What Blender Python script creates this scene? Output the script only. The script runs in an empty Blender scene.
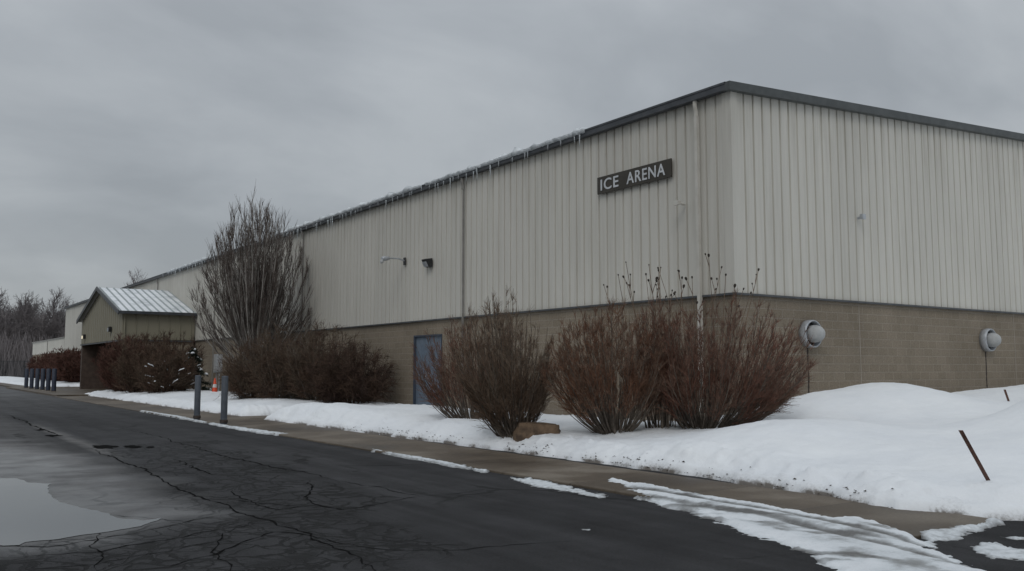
import bpy, math, random
import numpy as np
from mathutils import Vector, Matrix, noise as mnoise
R = math.radians
random.seed(7)
scene = bpy.context.scene
COL = scene.collection

# ------------------------------------------------------------------ helpers
def nz(x, y, z=0.0, s=1.0):
    return mnoise.noise(Vector((x*s, y*s, z)))

def fbm(x, y, s=1.0, o=3, z=0.0):
    v = 0; a = 1; t = 0
    for i in range(o):
        v += a*mnoise.noise(Vector((x*s, y*s, z+i*7.3))); t += a
        a *= .5; s *= 2.03
    return v/t

class MB:
    def __init__(s): s.v = []; s.f = []
    def quad(s, a, b, c, d):
        n = len(s.v); s.v += [a, b, c, d]; s.f.append((n, n+1, n+2, n+3))
    def box(s, x0, x1, y0, y1, z0, z1):
        n = len(s.v)
        s.v += [(x0,y0,z0),(x1,y0,z0),(x1,y1,z0),(x0,y1,z0),(x0,y0,z1),(x1,y0,z1),(x1,y1,z1),(x0,y1,z1)]
        s.f += [(n,n+3,n+2,n+1),(n+4,n+5,n+6,n+7),(n,n+1,n+5,n+4),(n+1,n+2,n+6,n+5),(n+2,n+3,n+7,n+6),(n+3,n,n+4,n+7)]
    def tube(s, pts, rad, sides=3, cap=True):
        n0 = len(s.v); m = len(pts)
        pts = [Vector(p) for p in pts]
        for i, p in enumerate(pts):
            d = (pts[min(i+1, m-1)]-pts[max(i-1, 0)])
            if d.length < 1e-9: d = Vector((0,0,1))
            d.normalize()
            ref = Vector((0,0,1)) if abs(d.z) < .9 else Vector((1,0,0))
            u = d.cross(ref).normalized(); w = d.cross(u)
            r = rad[i] if isinstance(rad, (list, tuple)) else rad
            for k in range(sides):
                a = 2*math.pi*k/sides
                q = p+u*(r*math.cos(a))+w*(r*math.sin(a)); s.v.append((q.x, q.y, q.z))
        for i in range(m-1):
            for k in range(sides):
                a = n0+i*sides+k; b = n0+i*sides+(k+1) % sides
                s.f.append((a, b, b+sides, a+sides))
        if cap:
            s.f.append(tuple(n0+k for k in range(sides))[::-1])
            s.f.append(tuple(n0+(m-1)*sides+k for k in range(sides)))
    def lathe(s, prof, origin, axis, n=24, a0=0, a1=2*math.pi):
        # prof: (radius, distance along axis)
        ax = Vector(axis).normalized(); o = Vector(origin)
        ref = Vector((0,0,1)) if abs(ax.z) < .9 else Vector((1,0,0))
        u = ax.cross(ref).normalized(); w = ax.cross(u)
        n0 = len(s.v)
        for r, h in prof:
            for k in range(n):
                a = a0+(a1-a0)*k/n
                q = o+ax*h+u*(r*math.cos(a))+w*(r*math.sin(a)); s.v.append((q.x, q.y, q.z))
        for i in range(len(prof)-1):
            for k in range(n):
                a = n0+i*n+k; b = n0+i*n+(k+1) % n
                s.f.append((a, b, b+n, a+n))
    def build(s, name, mat, parent=None, smooth=False, bevel=0):
        me = bpy.data.meshes.new(name); me.from_pydata(s.v, [], s.f); me.update()
        if smooth: me.polygons.foreach_set('use_smooth', [True]*len(me.polygons))
        o = bpy.data.objects.new(name, me); COL.objects.link(o)
        if mat: me.materials.append(mat)
        if parent: 
            o.parent = parent
        if bevel:
            b = o.modifiers.new('bevel', 'BEVEL'); b.width = bevel; b.segments = 2; b.limit_method = 'ANGLE'
        return o

def tag(o, label=None, cat=None, group=None, kind=None):
    if label: o['label'] = label
    if cat: o['category'] = cat
    if group: o['group'] = group
    if kind: o['kind'] = kind
    return o

def thing(name, label, cat, loc=(0,0,0), group=None, rz=0):
    o = bpy.data.objects.new(name, None); COL.objects.link(o)
    o.location = loc; o.rotation_euler = (0, 0, rz); o.empty_display_size = .3
    return tag(o, label, cat, group)

def copy_tree(o, parent=None):
    c = o.copy(); COL.objects.link(c)
    if parent:
        c.parent = parent
    for ch in list(o.children): copy_tree(ch, c)
    return c

# ------------------------------------------------------------------ materials
def mat(name):
    m = bpy.data.materials.new(name); m.use_nodes = True
    nt = m.node_tree; b = nt.nodes['Principled BSDF']
    return m, nt, b

def N(nt, t, **kw):
    n = nt.nodes.new(t)
    for k, v in kw.items():
        if k == 'i':
            for a, b in v.items(): n.inputs[a].default_value = b
        else: setattr(n, k, v)
    return n

def ramp(nt, stops, src=None):
    r = nt.nodes.new('ShaderNodeValToRGB')
    while len(r.color_ramp.elements) < len(stops): r.color_ramp.elements.new(.5)
    for e, (p, c) in zip(r.color_ramp.elements, stops):
        e.position = p; e.color = c if len(c) == 4 else (*c, 1)
    if src is not None: nt.links.new(src, r.inputs[0])
    return r

def coords(nt, scale=(1,1,1), rot=(0,0,0), kind='Object'):
    tc = nt.nodes.new('ShaderNodeTexCoord'); mp = nt.nodes.new('ShaderNodeMapping')
    mp.inputs['Scale'].default_value = scale; mp.inputs['Rotation'].default_value = rot
    nt.links.new(tc.outputs[kind], mp.inputs[0]); return mp.outputs[0]

def mix(nt, fac, a, b, mode='MIX'):
    m = nt.nodes.new('ShaderNodeMix'); m.data_type = 'RGBA'; m.blend_type = mode
    for sock, v in ((m.inputs[0], fac), (m.inputs[6], a), (m.inputs[7], b)):
        if hasattr(v, 'is_linked') or hasattr(v, 'links'): nt.links.new(v, sock)
        elif isinstance(v, (int, float)): sock.default_value = v
        else: sock.default_value = (*v, 1) if len(v) == 3 else v
    return m.outputs[2]

def math_(nt, op, a, b=None, clamp=False):
    m = nt.nodes.new('ShaderNodeMath'); m.operation = op; m.use_clamp = clamp
    for i, v in enumerate((a, b)):
        if v is None: continue
        if isinstance(v, (int, float)): m.inputs[i].default_value = v
        else: nt.links.new(v, m.inputs[i])
    return m.outputs[0]

def bump(nt, b, h, strength=.3, dist=.02):
    n = nt.nodes.new('ShaderNodeBump'); n.inputs['Strength'].default_value = strength
    n.inputs['Distance'].default_value = dist
    nt.links.new(h, n.inputs['Height']); nt.links.new(n.outputs[0], b.inputs['Normal'])

def noisy(name, c0, c1, scale=3, rough=.7, detail=5, sc=(1,1,1), bmp=0, bdist=.01, metallic=0, lo=.35, hi=.65, spec=.5):
    m, nt, b = mat(name)
    co = coords(nt, sc)
    n = N(nt, 'ShaderNodeTexNoise', i={'Scale': scale, 'Detail': detail, 'Roughness': .6}); nt.links.new(co, n.inputs[0])
    r = ramp(nt, [(lo, c0), (hi, c1)], n.outputs[0])
    nt.links.new(r.outputs[0], b.inputs['Base Color'])
    b.inputs['Roughness'].default_value = rough; b.inputs['Metallic'].default_value = metallic
    b.inputs['Specular IOR Level'].default_value = spec
    if bmp: bump(nt, b, n.outputs[0], bmp, bdist)
    return m

# siding: cream painted steel, faint vertical weather streaks and grime towards the bottom edge
def siding_mat(name, base, dirt):
    m, nt, b = mat(name)
    co = coords(nt, (3.0, 3.0, .16))
    n = N(nt, 'ShaderNodeTexNoise', i={'Scale': 2.2, 'Detail': 6, 'Roughness': .65}); nt.links.new(co, n.inputs[0])
    r = ramp(nt, [(.45, (0,0,0)), (.8, (1,1,1))], n.outputs[0])
    co2 = coords(nt, (.35,.35,.2))
    n2 = N(nt, 'ShaderNodeTexNoise', i={'Scale': 1.0, 'Detail': 3}); nt.links.new(co2, n2.inputs[0])
    r2 = ramp(nt, [(.3, [c*.93 for c in base]), (.7, [min(1,c*1.03) for c in base])], n2.outputs[0])
    # individual panels 0.9 m wide differ very slightly in tone
    tc = coords(nt, (1,1,1)); sep = N(nt, 'ShaderNodeSeparateXYZ'); nt.links.new(tc, sep.inputs[0])
    s = math_(nt, 'ADD', sep.outputs[0], sep.outputs[1])
    fl = math_(nt, 'FLOOR', math_(nt, 'DIVIDE', s, .9))
    wn = N(nt, 'ShaderNodeTexWhiteNoise', noise_dimensions='1D'); nt.links.new(fl, wn.inputs['W'])
    rp = ramp(nt, [(0, (.94,.94,.94)), (1, (1,1,1))], wn.outputs[0])
    c = mix(nt, 1.0, r2.outputs[0], rp.outputs[0], 'MULTIPLY')
    under = math_(nt, 'MULTIPLY', math_(nt, 'SUBTRACT', sep.outputs[2], 6.2, True), .8)
    c = mix(nt, math_(nt, 'MULTIPLY', r.outputs[0], math_(nt, 'ADD', .45, math_(nt, 'MULTIPLY', under, .5)), True), c, dirt)
    nt.links.new(c, b.inputs['Base Color'])
    b.inputs['Roughness'].default_value = .55
    b.inputs['Specular IOR Level'].default_value = .3
    return m
M = {}
M['siding'] = siding_mat('cream_siding', (.60,.583,.53), (.36,.34,.29))
M['tan_siding'] = siding_mat('tan_siding', (.255,.238,.180), (.24,.22,.17))

def block_mat(name, swap, c0=(.250,.212,.162), c1=(.278,.238,.186)):
    m, nt, b = mat(name)
    tc = nt.nodes.new('ShaderNodeTexCoord')
    sep = N(nt, 'ShaderNodeSeparateXYZ'); nt.links.new(tc.outputs['Object'], sep.inputs[0])
    cb = N(nt, 'ShaderNodeCombineXYZ')
    nt.links.new(sep.outputs[1 if swap else 0], cb.inputs[0]); nt.links.new(sep.outputs[2], cb.inputs[1])
    br = N(nt, 'ShaderNodeTexBrick', i={'Scale': 1.0, 'Mortar Size': .012, 'Mortar Smooth': .5, 'Bias': 0.0, 'Brick Width': .4, 'Row Height': .2})
    br.inputs['Color1'].default_value = (*c0,1); br.inputs['Color2'].default_value = (*c1,1)
    br.inputs['Mortar'].default_value = (.325,.288,.242,1)
    nt.links.new(cb.outputs[0], br.inputs[0])
    n = N(nt, 'ShaderNodeTexNoise', i={'Scale': 28, 'Detail': 5, 'Roughness': .7}); nt.links.new(tc.outputs['Object'], n.inputs[0])
    r = ramp(nt, [(.3, (.70,.70,.70)), (.75, (1.18,1.18,1.18))], n.outputs[0])
    n3 = N(nt, 'ShaderNodeTexNoise', i={'Scale': .6, 'Detail': 4}); nt.links.new(tc.outputs['Object'], n3.inputs[0])
    r3 = ramp(nt, [(.35, (.84,.83,.82)), (.65, (1.05,1.04,1.03))], n3.outputs[0])
    c = mix(nt, 1.0, br.outputs[0], r.outputs[0], 'MULTIPLY'); c = mix(nt, 1.0, c, r3.outputs[0], 'MULTIPLY')
    # damp staining of the courses near the ground, uneven
    dz = math_(nt, 'SUBTRACT', 1.25, sep.outputs[2], True)
    dm = math_(nt, 'MULTIPLY', dz, ramp(nt, [(.4,(0,0,0)),(.6,(1,1,1))], n3.outputs[0]).outputs[0])
    c = mix(nt, math_(nt, 'MULTIPLY', dm, .45), c, (.15,.12,.10))
    nt.links.new(c, b.inputs['Base Color'])
    b.inputs['Roughness'].default_value = .9; b.inputs['Specular IOR Level'].default_value = .2
    h = mix(nt, .7, n.outputs[0], math_(nt, 'SUBTRACT', 1.0, br.outputs['Fac']))
    bump(nt, b, h, .6, .012)
    return m
M['block_y'] = block_mat('split_block_long', True)
M['block_x'] = block_mat('split_block_end', False)

M['trim'] = noisy('dark_trim', (.055,.06,.065), (.085,.09,.095), 4, .5, bmp=0)
M['rake'] = noisy('rake_trim', (.055,.062,.062), (.08,.088,.088), 4, .5)
M['gutter'] = noisy('gutter_metal', (.035,.04,.046), (.065,.07,.078), 3, .5)
M['down_light'] = noisy('cream_downspout', (.50,.48,.43), (.60,.58,.53), 2, .5)
M['down_dark'] = noisy('grey_downspout', (.20,.195,.18), (.27,.26,.24), 3, .55)
M['joint'] = noisy('joint_caulk', (.30,.27,.23), (.38,.34,.30), 3, .7)
M['roofm'] = noisy('snowy_roof', (.62,.65,.69), (.80,.82,.84), .6, .7)
M['door'] = noisy('blue_grey_door', (.11,.145,.19), (.16,.20,.25), 5, .45)
M['door_frame'] = noisy('door_frame_paint', (.04,.055,.08), (.06,.075,.10), 5, .5)
M['galv'] = noisy('galvanised', (.36,.38,.40), (.50,.52,.55), 9, .42, metallic=.35)
M['white_dome'] = noisy('spun_aluminium', (.36,.37,.37), (.47,.48,.48), 6, .5)
M['black'] = noisy('black_metal', (.012,.012,.013), (.025,.025,.027), 6, .5)
M['recess_shade'] = noisy('dark_recess_shade', (.02,.017,.015), (.035,.03,.027), 2, .9)  # near-black: shade of the porch recess put into the colour
M['stain'] = noisy('rust_run', (.02,.015,.012), (.055,.04,.032), 14, .8)
M['bollard'] = noisy('bollard_paint', (.055,.066,.082), (.085,.098,.118), 6, .55, bmp=.1)
M['bollard_far'] = noisy('bollard_paint_navy', (.022,.03,.055), (.04,.05,.075), 5, .6)
M['rust'] = noisy('rusty_steel', (.07,.03,.022), (.14,.07,.05), 20, .85, bmp=.4)
M['rock'] = noisy('tan_stone', (.075,.050,.033), (.20,.135,.085), 5, .85, bmp=.6, bdist=.03)
M['conc'] = None
M['bark'] = noisy('grey_bark', (.05,.042,.037), (.12,.10,.088), 6, .9, sc=(1,1,.25))
M['bark_pale'] = noisy('pale_bark', (.15,.135,.122), (.40,.38,.35), 1.6, .85, sc=(1,1,.5), lo=.42, hi=.6)
M['woodfar'] = noisy('far_bark', (.13,.116,.117), (.185,.168,.168), .3, .95)
def twig_mat(name, c0, c1, c2=None):
    m, nt, b = mat(name)
    co = coords(nt)
    n = N(nt, 'ShaderNodeTexNoise', i={'Scale': 1.4, 'Detail': 3}); nt.links.new(co, n.inputs[0])
    n2 = N(nt, 'ShaderNodeTexNoise', i={'Scale': 16., 'Detail': 2}); nt.links.new(co, n2.inputs[0])
    r = ramp(nt, [(.35, c0), (.62, c1)], n.outputs[0])
    r2 = ramp(nt, [(.35, (.6,.6,.6)), (.7, (1.35,1.35,1.35))], n2.outputs[0])
    nt.links.new(mix(nt, 1.0, r.outputs[0], r2.outputs[0], 'MULTIPLY'), b.inputs['Base Color'])
    b.inputs['Roughness'].default_value = .75; b.inputs['Specular IOR Level'].default_value = .25
    return m
M['red_twig'] = twig_mat('red_brown_twigs', (.155,.068,.046), (.165,.10,.072))
M['red_twig2'] = twig_mat('russet_twigs', (.165,.075,.042), (.165,.105,.074))
M['tan_twig'] = twig_mat('tan_twigs', (.135,.088,.060), (.175,.128,.092))
M['stem'] = twig_mat('grey_brown_stems', (.085,.068,.055), (.15,.125,.10))
M['dark_twig'] = twig_mat('dark_twigs', (.050,.030,.024), (.095,.06,.042))
M['hedge_twig'] = twig_mat('hedge_twigs', (.095,.055,.038), (.115,.085,.060))
M['maroon'] = twig_mat('maroon_twigs', (.085,.036,.028), (.115,.060,.045))
M['crown_twig'] = twig_mat('crown_twigs', (.085,.066,.058), (.14,.115,.10))
M['seed'] = twig_mat('seed_heads', (.035,.028,.022), (.055,.045,.036))
M['needle'] = twig_mat('dark_needles', (.012,.02,.014), (.025,.035,.022))
M['litter'] = noisy('leaf_litter', (.03,.022,.015), (.07,.05,.035), 30, .95)

def snow_mat():
    m, nt, b = mat('old_snow')
    co = coords(nt)
    n = N(nt, 'ShaderNodeTexNoise', i={'Scale': .9, 'Detail': 6, 'Roughness': .6}); nt.links.new(co, n.inputs[0])
    r = ramp(nt, [(.3, (.78,.81,.845)), (.7, (.86,.885,.905))], n.outputs[0])
    at = N(nt, 'ShaderNodeAttribute', attribute_name='dirt')
    nd = N(nt, 'ShaderNodeTexNoise', i={'Scale': 26, 'Detail': 6, 'Roughness': .7}); nt.links.new(co, nd.inputs[0])
    speck = ramp(nt, [(.40, (0,0,0)), (.60, (1,1,1))], math_(nt, 'ADD', math_(nt,'MULTIPLY', nd.outputs[0], .75), math_(nt, 'MULTIPLY', at.outputs['Fac'], .30)))
    f = math_(nt, 'MULTIPLY', math_(nt, 'ADD', math_(nt, 'MULTIPLY', speck.outputs[0], .9), .25), at.outputs['Fac'], True)
    c = mix(nt, f, r.outputs[0], (.17,.155,.14))
    nt.links.new(c, b.inputs['Base Color'])
    b.inputs['Roughness'].default_value = .75; b.inputs['Specular IOR Level'].default_value = .25
    b.inputs['Subsurface Weight'].default_value = .0
    n2 = N(nt, 'ShaderNodeTexNoise', i={'Scale': 7, 'Detail': 8, 'Roughness': .65}); nt.links.new(co, n2.inputs[0])
    n5 = N(nt, 'ShaderNodeTexNoise', i={'Scale': 45, 'Detail': 4, 'Roughness': .7}); nt.links.new(co, n5.inputs[0])
    bump(nt, b, math_(nt, 'ADD', n2.outputs[0], math_(nt, 'MULTIPLY', n5.outputs[0], .22)), .42, .05)
    return m
M['snow'] = snow_mat()
def slush_mat():
    m, nt, b = mat('road_slush')
    co = coords(nt)
    at = N(nt, 'ShaderNodeAttribute', attribute_name='dirt')
    n = N(nt, 'ShaderNodeTexNoise', i={'Scale': 18, 'Detail': 8, 'Roughness': .7}); nt.links.new(co, n.inputs[0])
    a = math_(nt, 'ADD', at.outputs['Fac'], math_(nt, 'MULTIPLY', math_(nt, 'SUBTRACT', n.outputs[0], .5), .7), True)
    r = ramp(nt, [(0, (.76,.79,.82)), (.28, (.66,.70,.73)), (.62, (.34,.355,.365)), (1, (.13,.13,.128))], a)
    nf = N(nt, 'ShaderNodeTexNoise', i={'Scale': 90, 'Detail': 4, 'Roughness': .8}); nt.links.new(co, nf.inputs[0])
    gr = ramp(nt, [(.60, (1,)*3), (.70, (.45,.43,.40))], nf.outputs[0])
    nt.links.new(mix(nt, 1.0, r.outputs[0], gr.outputs[0], 'MULTIPLY'), b.inputs['Base Color'])
    rr = ramp(nt, [(0, (.75,)*3), (.7, (.35,)*3)], a)
    nt.links.new(rr.outputs[0], b.inputs['Roughness'])
    bump(nt, b, n.outputs[0], .5, .02)
    return m
M['slush'] = slush_mat()

def ice_mat():
    m, nt, b = mat('icicle_ice')
    b.inputs['Base Color'].default_value = (.72,.77,.80,1); b.inputs['Roughness'].default_value = .18
    b.inputs['Transmission Weight'].default_value = .35; b.inputs['IOR'].default_value = 1.31
    return m
M['ice'] = ice_mat()
M['crust'] = noisy('grey_ice_crust', (.40,.43,.45), (.74,.78,.81), 2.5, .4)

def conc_mat():
    m, nt, b = mat('wet_concrete_walk')
    co = coords(nt)
    n = N(nt, 'ShaderNodeTexNoise', i={'Scale': .55, 'Detail': 6, 'Roughness': .6}); nt.links.new(co, n.inputs[0])
    n2 = N(nt, 'ShaderNodeTexNoise', i={'Scale': 30, 'Detail': 6, 'Roughness': .7}); nt.links.new(co, n2.inputs[0])
    r = ramp(nt, [(.34, (.062,.047,.032)), (.5, (.112,.088,.063)), (.64, (.20,.172,.138))], n.outputs[0])
    r2 = ramp(nt, [(.3, (.75,)*3), (.7, (1.15,)*3)], n2.outputs[0])
    sep = N(nt, 'ShaderNodeSeparateXYZ'); nt.links.new(co, sep.inputs[0])
    fr = math_(nt, 'FRACT', math_(nt, 'DIVIDE', math_(nt, 'ADD', sep.outputs[1], 100.35), 1.52))
    j = math_(nt, 'LESS_THAN', fr, .012)
    # slabs dry at different rates
    wn = N(nt, 'ShaderNodeTexWhiteNoise', noise_dimensions='1D'); nt.links.new(math_(nt, 'FLOOR', math_(nt, 'DIVIDE', math_(nt, 'ADD', sep.outputs[1], 100.35), 1.52)), wn.inputs['W'])
    rs = ramp(nt, [(0,(.86,)*3),(1,(1.12,)*3)], wn.outputs[0])
    c = mix(nt, 1.0, r.outputs[0], r2.outputs[0], 'MULTIPLY'); c = mix(nt, 1.0, c, rs.outputs[0], 'MULTIPLY')
    c = mix(nt, math_(nt, 'MULTIPLY', j, .7), c, (.03,.026,.02))
    nt.links.new(c, b.inputs['Base Color'])
    rr = ramp(nt, [(.35, (.42,)*3), (.65, (.7,)*3)], n.outputs[0]); nt.links.new(rr.outputs[0], b.inputs['Roughness'])
    b.inputs['Specular IOR Level'].default_value = .35
    bump(nt, b, n2.outputs[0], .25, .01)
    return m
M['conc'] = conc_mat()

def road_mat():
    m, nt, b = mat('cracked_asphalt')
    co = coords(nt)
    def no(s, d=5, r=.6, sc=None):
        n = N(nt, 'ShaderNodeTexNoise', i={'Scale': s, 'Detail': d, 'Roughness': r}); nt.links.new(sc or co, n.inputs[0]); return n.outputs[0]
    big = no(.22, 5); mid = no(1.3, 6, .65); fine = no(55, 4, .7); agg = no(160, 2, .6)
    col = ramp(nt, [(.3, (.026,.026,.028)), (.55, (.037,.037,.039)), (.75, (.052,.052,.054))], big).outputs[0]
    col = mix(nt, 1.0, col, ramp(nt, [(.3,(.72,)*3),(.7,(1.22,)*3)], mid).outputs[0], 'MULTIPLY')
    col = mix(nt, 1.0, col, ramp(nt, [(.3,(.55,)*3),(.7,(1.55,)*3)], fine).outputs[0], 'MULTIPLY')
    # paving lane edges: older mat, paler with painted wet sheen, west of the joint at x = 3.2
    # streaks along the driving direction
    cos_ = coords(nt, (2.4, .09, 1))
    st = no(1.0, 5, .6, cos_)
    col = mix(nt, 1.0, col, ramp(nt, [(.36,(.66,)*3),(.52,(1.0,)*3),(.68,(1.28,)*3)], st).outputs[0], 'MULTIPLY')
    wet = N(nt, 'ShaderNodeAttribute', attribute_name='wet').outputs['Fac']
    pale = N(nt, 'ShaderNodeAttribute', attribute_name='pale').outputs['Fac']
    gat = N(nt, 'ShaderNodeAttribute', attribute_name='gator').outputs['Fac']
    pm = math_(nt, 'MULTIPLY', pale, ramp(nt, [(.3,(.45,)*3),(.62,(1,)*3)], no(2.2,6,.65)).outputs[0], True)
    col = mix(nt, pm, col, mix(nt, mid, (.11,.107,.105), (.21,.205,.20)))  # sky sheen of the wet film mixed into the base colour
    # alligator cracking (two warped voronoi nets)
    wv = N(nt, 'ShaderNodeTexNoise', i={'Scale': 1.7, 'Detail': 4}); nt.links.new(co, wv.inputs[0])
    warp = N(nt, 'ShaderNodeVectorMath', operation='MULTIPLY_ADD'); nt.links.new(wv.outputs['Color'], warp.inputs[0])
    warp.inputs[1].default_value = (.75,.75,0); nt.links.new(co, warp.inputs[2])
    def net(scale, w, sy=1.0, dim='2D'):
        mp = N(nt, 'ShaderNodeMapping'); mp.inputs['Scale'].default_value = (1, sy, 0.001); nt.links.new(warp.outputs[0], mp.inputs[0])
        v = N(nt, 'ShaderNodeTexVoronoi', feature='DISTANCE_TO_EDGE', i={'Scale': scale}); nt.links.new(mp.outputs[0], v.inputs['Vector'])
        return ramp(nt, [(0, (1,1,1)), (w*.7, (.95,)*3), (w*1.4, (0,0,0))], v.outputs['Distance']).outputs[0]
    a1 = net(1.15, .020, .8); a2 = math_(nt, 'MAXIMUM', net(3.4, .040, .75), math_(nt, 'MULTIPLY', net(7.5, .06, .7), ramp(nt, [(.48,(0,)*3),(.6,(1,)*3)], no(1.1, 4)).outputs[0]))
    gm = ramp(nt, [(.42,(0,)*3),(.56,(1,)*3)], math_(nt, 'ADD', math_(nt,'MULTIPLY', mid, .6), math_(nt,'MULTIPLY', gat, .75))).outputs[0]
    gm2 = ramp(nt, [(.56,(0,)*3),(.68,(1,)*3)], math_(nt, 'ADD', math_(nt,'MULTIPLY', no(.8,4), .7), math_(nt,'MULTIPLY', gat, .66))).outputs[0]
    crack = math_(nt, 'MAXIMUM', math_(nt,'MULTIPLY', a1, gm), math_(nt,'MULTIPLY', a2, gm2))
    # a faint wide net everywhere
    a0 = math_(nt, 'MULTIPLY', net(.33, .010), ramp(nt, [(.45,(0,)*3),(.6,(.8,)*3)], no(.5,4)).outputs[0])
    crack = math_(nt, 'MAXIMUM', crack, a0, True)
    col = mix(nt, math_(nt,'MULTIPLY', crack, .95), col, (.010,.010,.010))
    nt.links.new(col, b.inputs['Base Color'])
    # roughness: damp film shines where 'wet'
    wn = math_(nt, 'MULTIPLY', wet, ramp(nt, [(.3,(.55,)*3),(.6,(1,)*3)], mid).outputs[0], True)
    ro = math_(nt, 'SUBTRACT', .80, math_(nt, 'MULTIPLY', wn, .50))
    ro = math_(nt, 'ADD', ro, math_(nt, 'MULTIPLY', math_(nt,'SUBTRACT', big, .5), .45))
    nt.links.new(ro, b.inputs['Roughness'])
    nt.links.new(math_(nt, 'ADD', .16, math_(nt, 'MULTIPLY', wn, .4)), b.inputs['Specular IOR Level'])
    h = math_(nt, 'SUBTRACT', math_(nt, 'ADD', math_(nt,'MULTIPLY', fine, .5), math_(nt,'MULTIPLY', agg, .4)), math_(nt,'MULTIPLY', crack, 1.2))
    bn = nt.nodes.new('ShaderNodeBump'); bn.inputs['Distance'].default_value = .014
    nt.links.new(math_(nt, 'SUBTRACT', .8, math_(nt,'MULTIPLY', wn, .6)), bn.inputs['Strength'])
    nt.links.new(h, bn.inputs['Height']); nt.links.new(bn.outputs[0], b.inputs['Normal'])
    return m
M['road'] = road_mat()
def puddle_mat():
    m, nt, b = mat('standing_water')
    b.inputs['Base Color'].default_value = (.035,.036,.036,1); b.inputs['Roughness'].default_value = .04
    b.inputs['Specular IOR Level'].default_value = 1.0
    co = coords(nt)
    n = N(nt, 'ShaderNodeTexNoise', i={'Scale': 2.5, 'Detail': 3}); nt.links.new(co, n.inputs[0])
    bump(nt, b, n.outputs[0], .04, .01)
    return m
M['puddle'] = puddle_mat()
M['tar'] = noisy('open_crack', (.010,.010,.010), (.020,.020,.020), 8, 1.0, spec=.0)
M['lawn'] = noisy('winter_ground', (.09,.08,.055), (.14,.12,.09), 1.2, .95)
M['far_snow'] = noisy('far_snow', (.66,.69,.72), (.78,.80,.82), .05, .8)

# ------------------------------------------------------------------ camera / world / sun
cam = bpy.data.cameras.new('camera'); co_ = bpy.data.objects.new('camera', cam); COL.objects.link(co_)
cam.sensor_width = 36; cam.lens = 893/1024*36; cam.clip_end = 3000; cam.clip_start = .05
pitch = math.atan((368-285.5)/893)
co_.location = (0, 0, 1.5); co_.rotation_euler = (math.pi/2+pitch, 0, -R(34.9))
scene.camera = co_

SUN_EL, SUN_AZ = R(42), R(226)     # azimuth clockwise from +Y
w = bpy.data.worlds.new('World'); scene.world = w; w.use_nodes = True
nt = w.node_tree; bg = nt.nodes['Background']
sky = nt.nodes.new('ShaderNodeTexSky'); sky.sky_type = 'NISHITA'; sky.sun_disc = False
sky.sun_elevation = SUN_EL; sky.sun_rotation = SUN_AZ; sky.air_density = 1.2; sky.dust_density = 2
tc = nt.nodes.new('ShaderNodeTexCoord')
sep = N(nt, 'ShaderNodeSeparateXYZ'); nt.links.new(tc.outputs['Generated'], sep.inputs[0])
# project directions on a flat cloud deck
zc = math_(nt, 'ADD', math_(nt, 'MAXIMUM', sep.outputs[2], 0.0), .42)
cb = N(nt, 'ShaderNodeCombineXYZ')
nt.links.new(math_(nt, 'DIVIDE', sep.outputs[0], zc), cb.inputs[0]); nt.links.new(math_(nt, 'DIVIDE', sep.outputs[1], zc), cb.inputs[1])
mp = N(nt, 'ShaderNodeMapping'); mp.inputs['Rotation'].default_value = (0,0,R(20)); mp.inputs['Scale'].default_value = (.7,1.0,1); mp.inputs['Location'].default_value = (3.1,.4,0)
nt.links.new(cb.outputs[0], mp.inputs[0])
n1 = N(nt, 'ShaderNodeTexNoise', i={'Scale': 3.0, 'Detail': 7, 'Roughness': .5, 'Distortion': .25}); nt.links.new(mp.outputs[0], n1.inputs[0])
cl = ramp(nt, [(.36, (3.0,3.22,3.45)), (.50, (3.50,3.74,3.98)), (.63, (4.05,4.30,4.52))], n1.outputs[0])
# CIE overcast: the deck is brighter overhead than near the horizon
el = math_(nt, 'MAXIMUM', sep.outputs[2], 0.0)
g = ramp(nt, [(0, (.92,)*3), (.25, (1.0,)*3), (.55, (1.3,)*3), (1, (1.8,)*3)], el)
cc = mix(nt, 1.0, cl.outputs[0], g.outputs[0], 'MULTIPLY')
fin = mix(nt, .93, sky.outputs[0], cc)
nt.links.new(fin, bg.inputs[0]); bg.inputs[1].default_value = .10
sun = bpy.data.lights.new('sun', 'SUN'); sun.energy = .55; sun.angle = R(25); sun.color = (1.0,.97,.93)
so = bpy.data.objects.new('sun', sun); COL.objects.link(so)
d = Vector((math.sin(SUN_AZ)*math.cos(SUN_EL), math.cos(SUN_AZ)*math.cos(SUN_EL), math.sin(SUN_EL)))
so.rotation_euler = d.to_track_quat('Z', 'Y').to_euler(); so.location = (0, -20, 30)
vs = scene.view_settings; vs.view_transform = 'Standard'; vs.look = 'None'; vs.gamma = 1; vs.exposure = 0.07; vs.use_curve_mapping = False

# ------------------------------------------------------------------ polygons
def sdf(px, py, poly):
    """signed distance, positive inside; px, py numpy arrays"""
    d = np.full(px.shape, 1e9); ins = np.zeros(px.shape, bool)
    n = len(poly)
    for i in range(n):
        ax, ay = poly[i]; bx, by = poly[(i+1) % n]
        ex, ey = bx-ax, by-ay
        t = np.clip(((px-ax)*ex+(py-ay)*ey)/(ex*ex+ey*ey+1e-12), 0, 1)
        dd = np.hypot(px-ax-t*ex, py-ay-t*ey); d = np.minimum(d, dd)
        c = (ay > py) != (by > py)
        with np.errstate(divide='ignore', invalid='ignore'):
            xi = ax+(py-ay)*ex/(ey if abs(ey) > 1e-12 else 1e-12)
        ins ^= c & (px < xi)
    return np.where(ins, d, -d)

def ssm(a, b, x):
    t = np.clip((x-a)/(b-a), 0, 1); return t*t*(3-2*t)

def npnoise(X, Y, s, o=3, z=0.0):
    out = np.empty(X.size); xf = X.ravel(); yf = Y.ravel()
    for i in range(X.size): out[i] = fbm(xf[i], yf[i], s, o, z)
    return out.reshape(X.shape)

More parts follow.
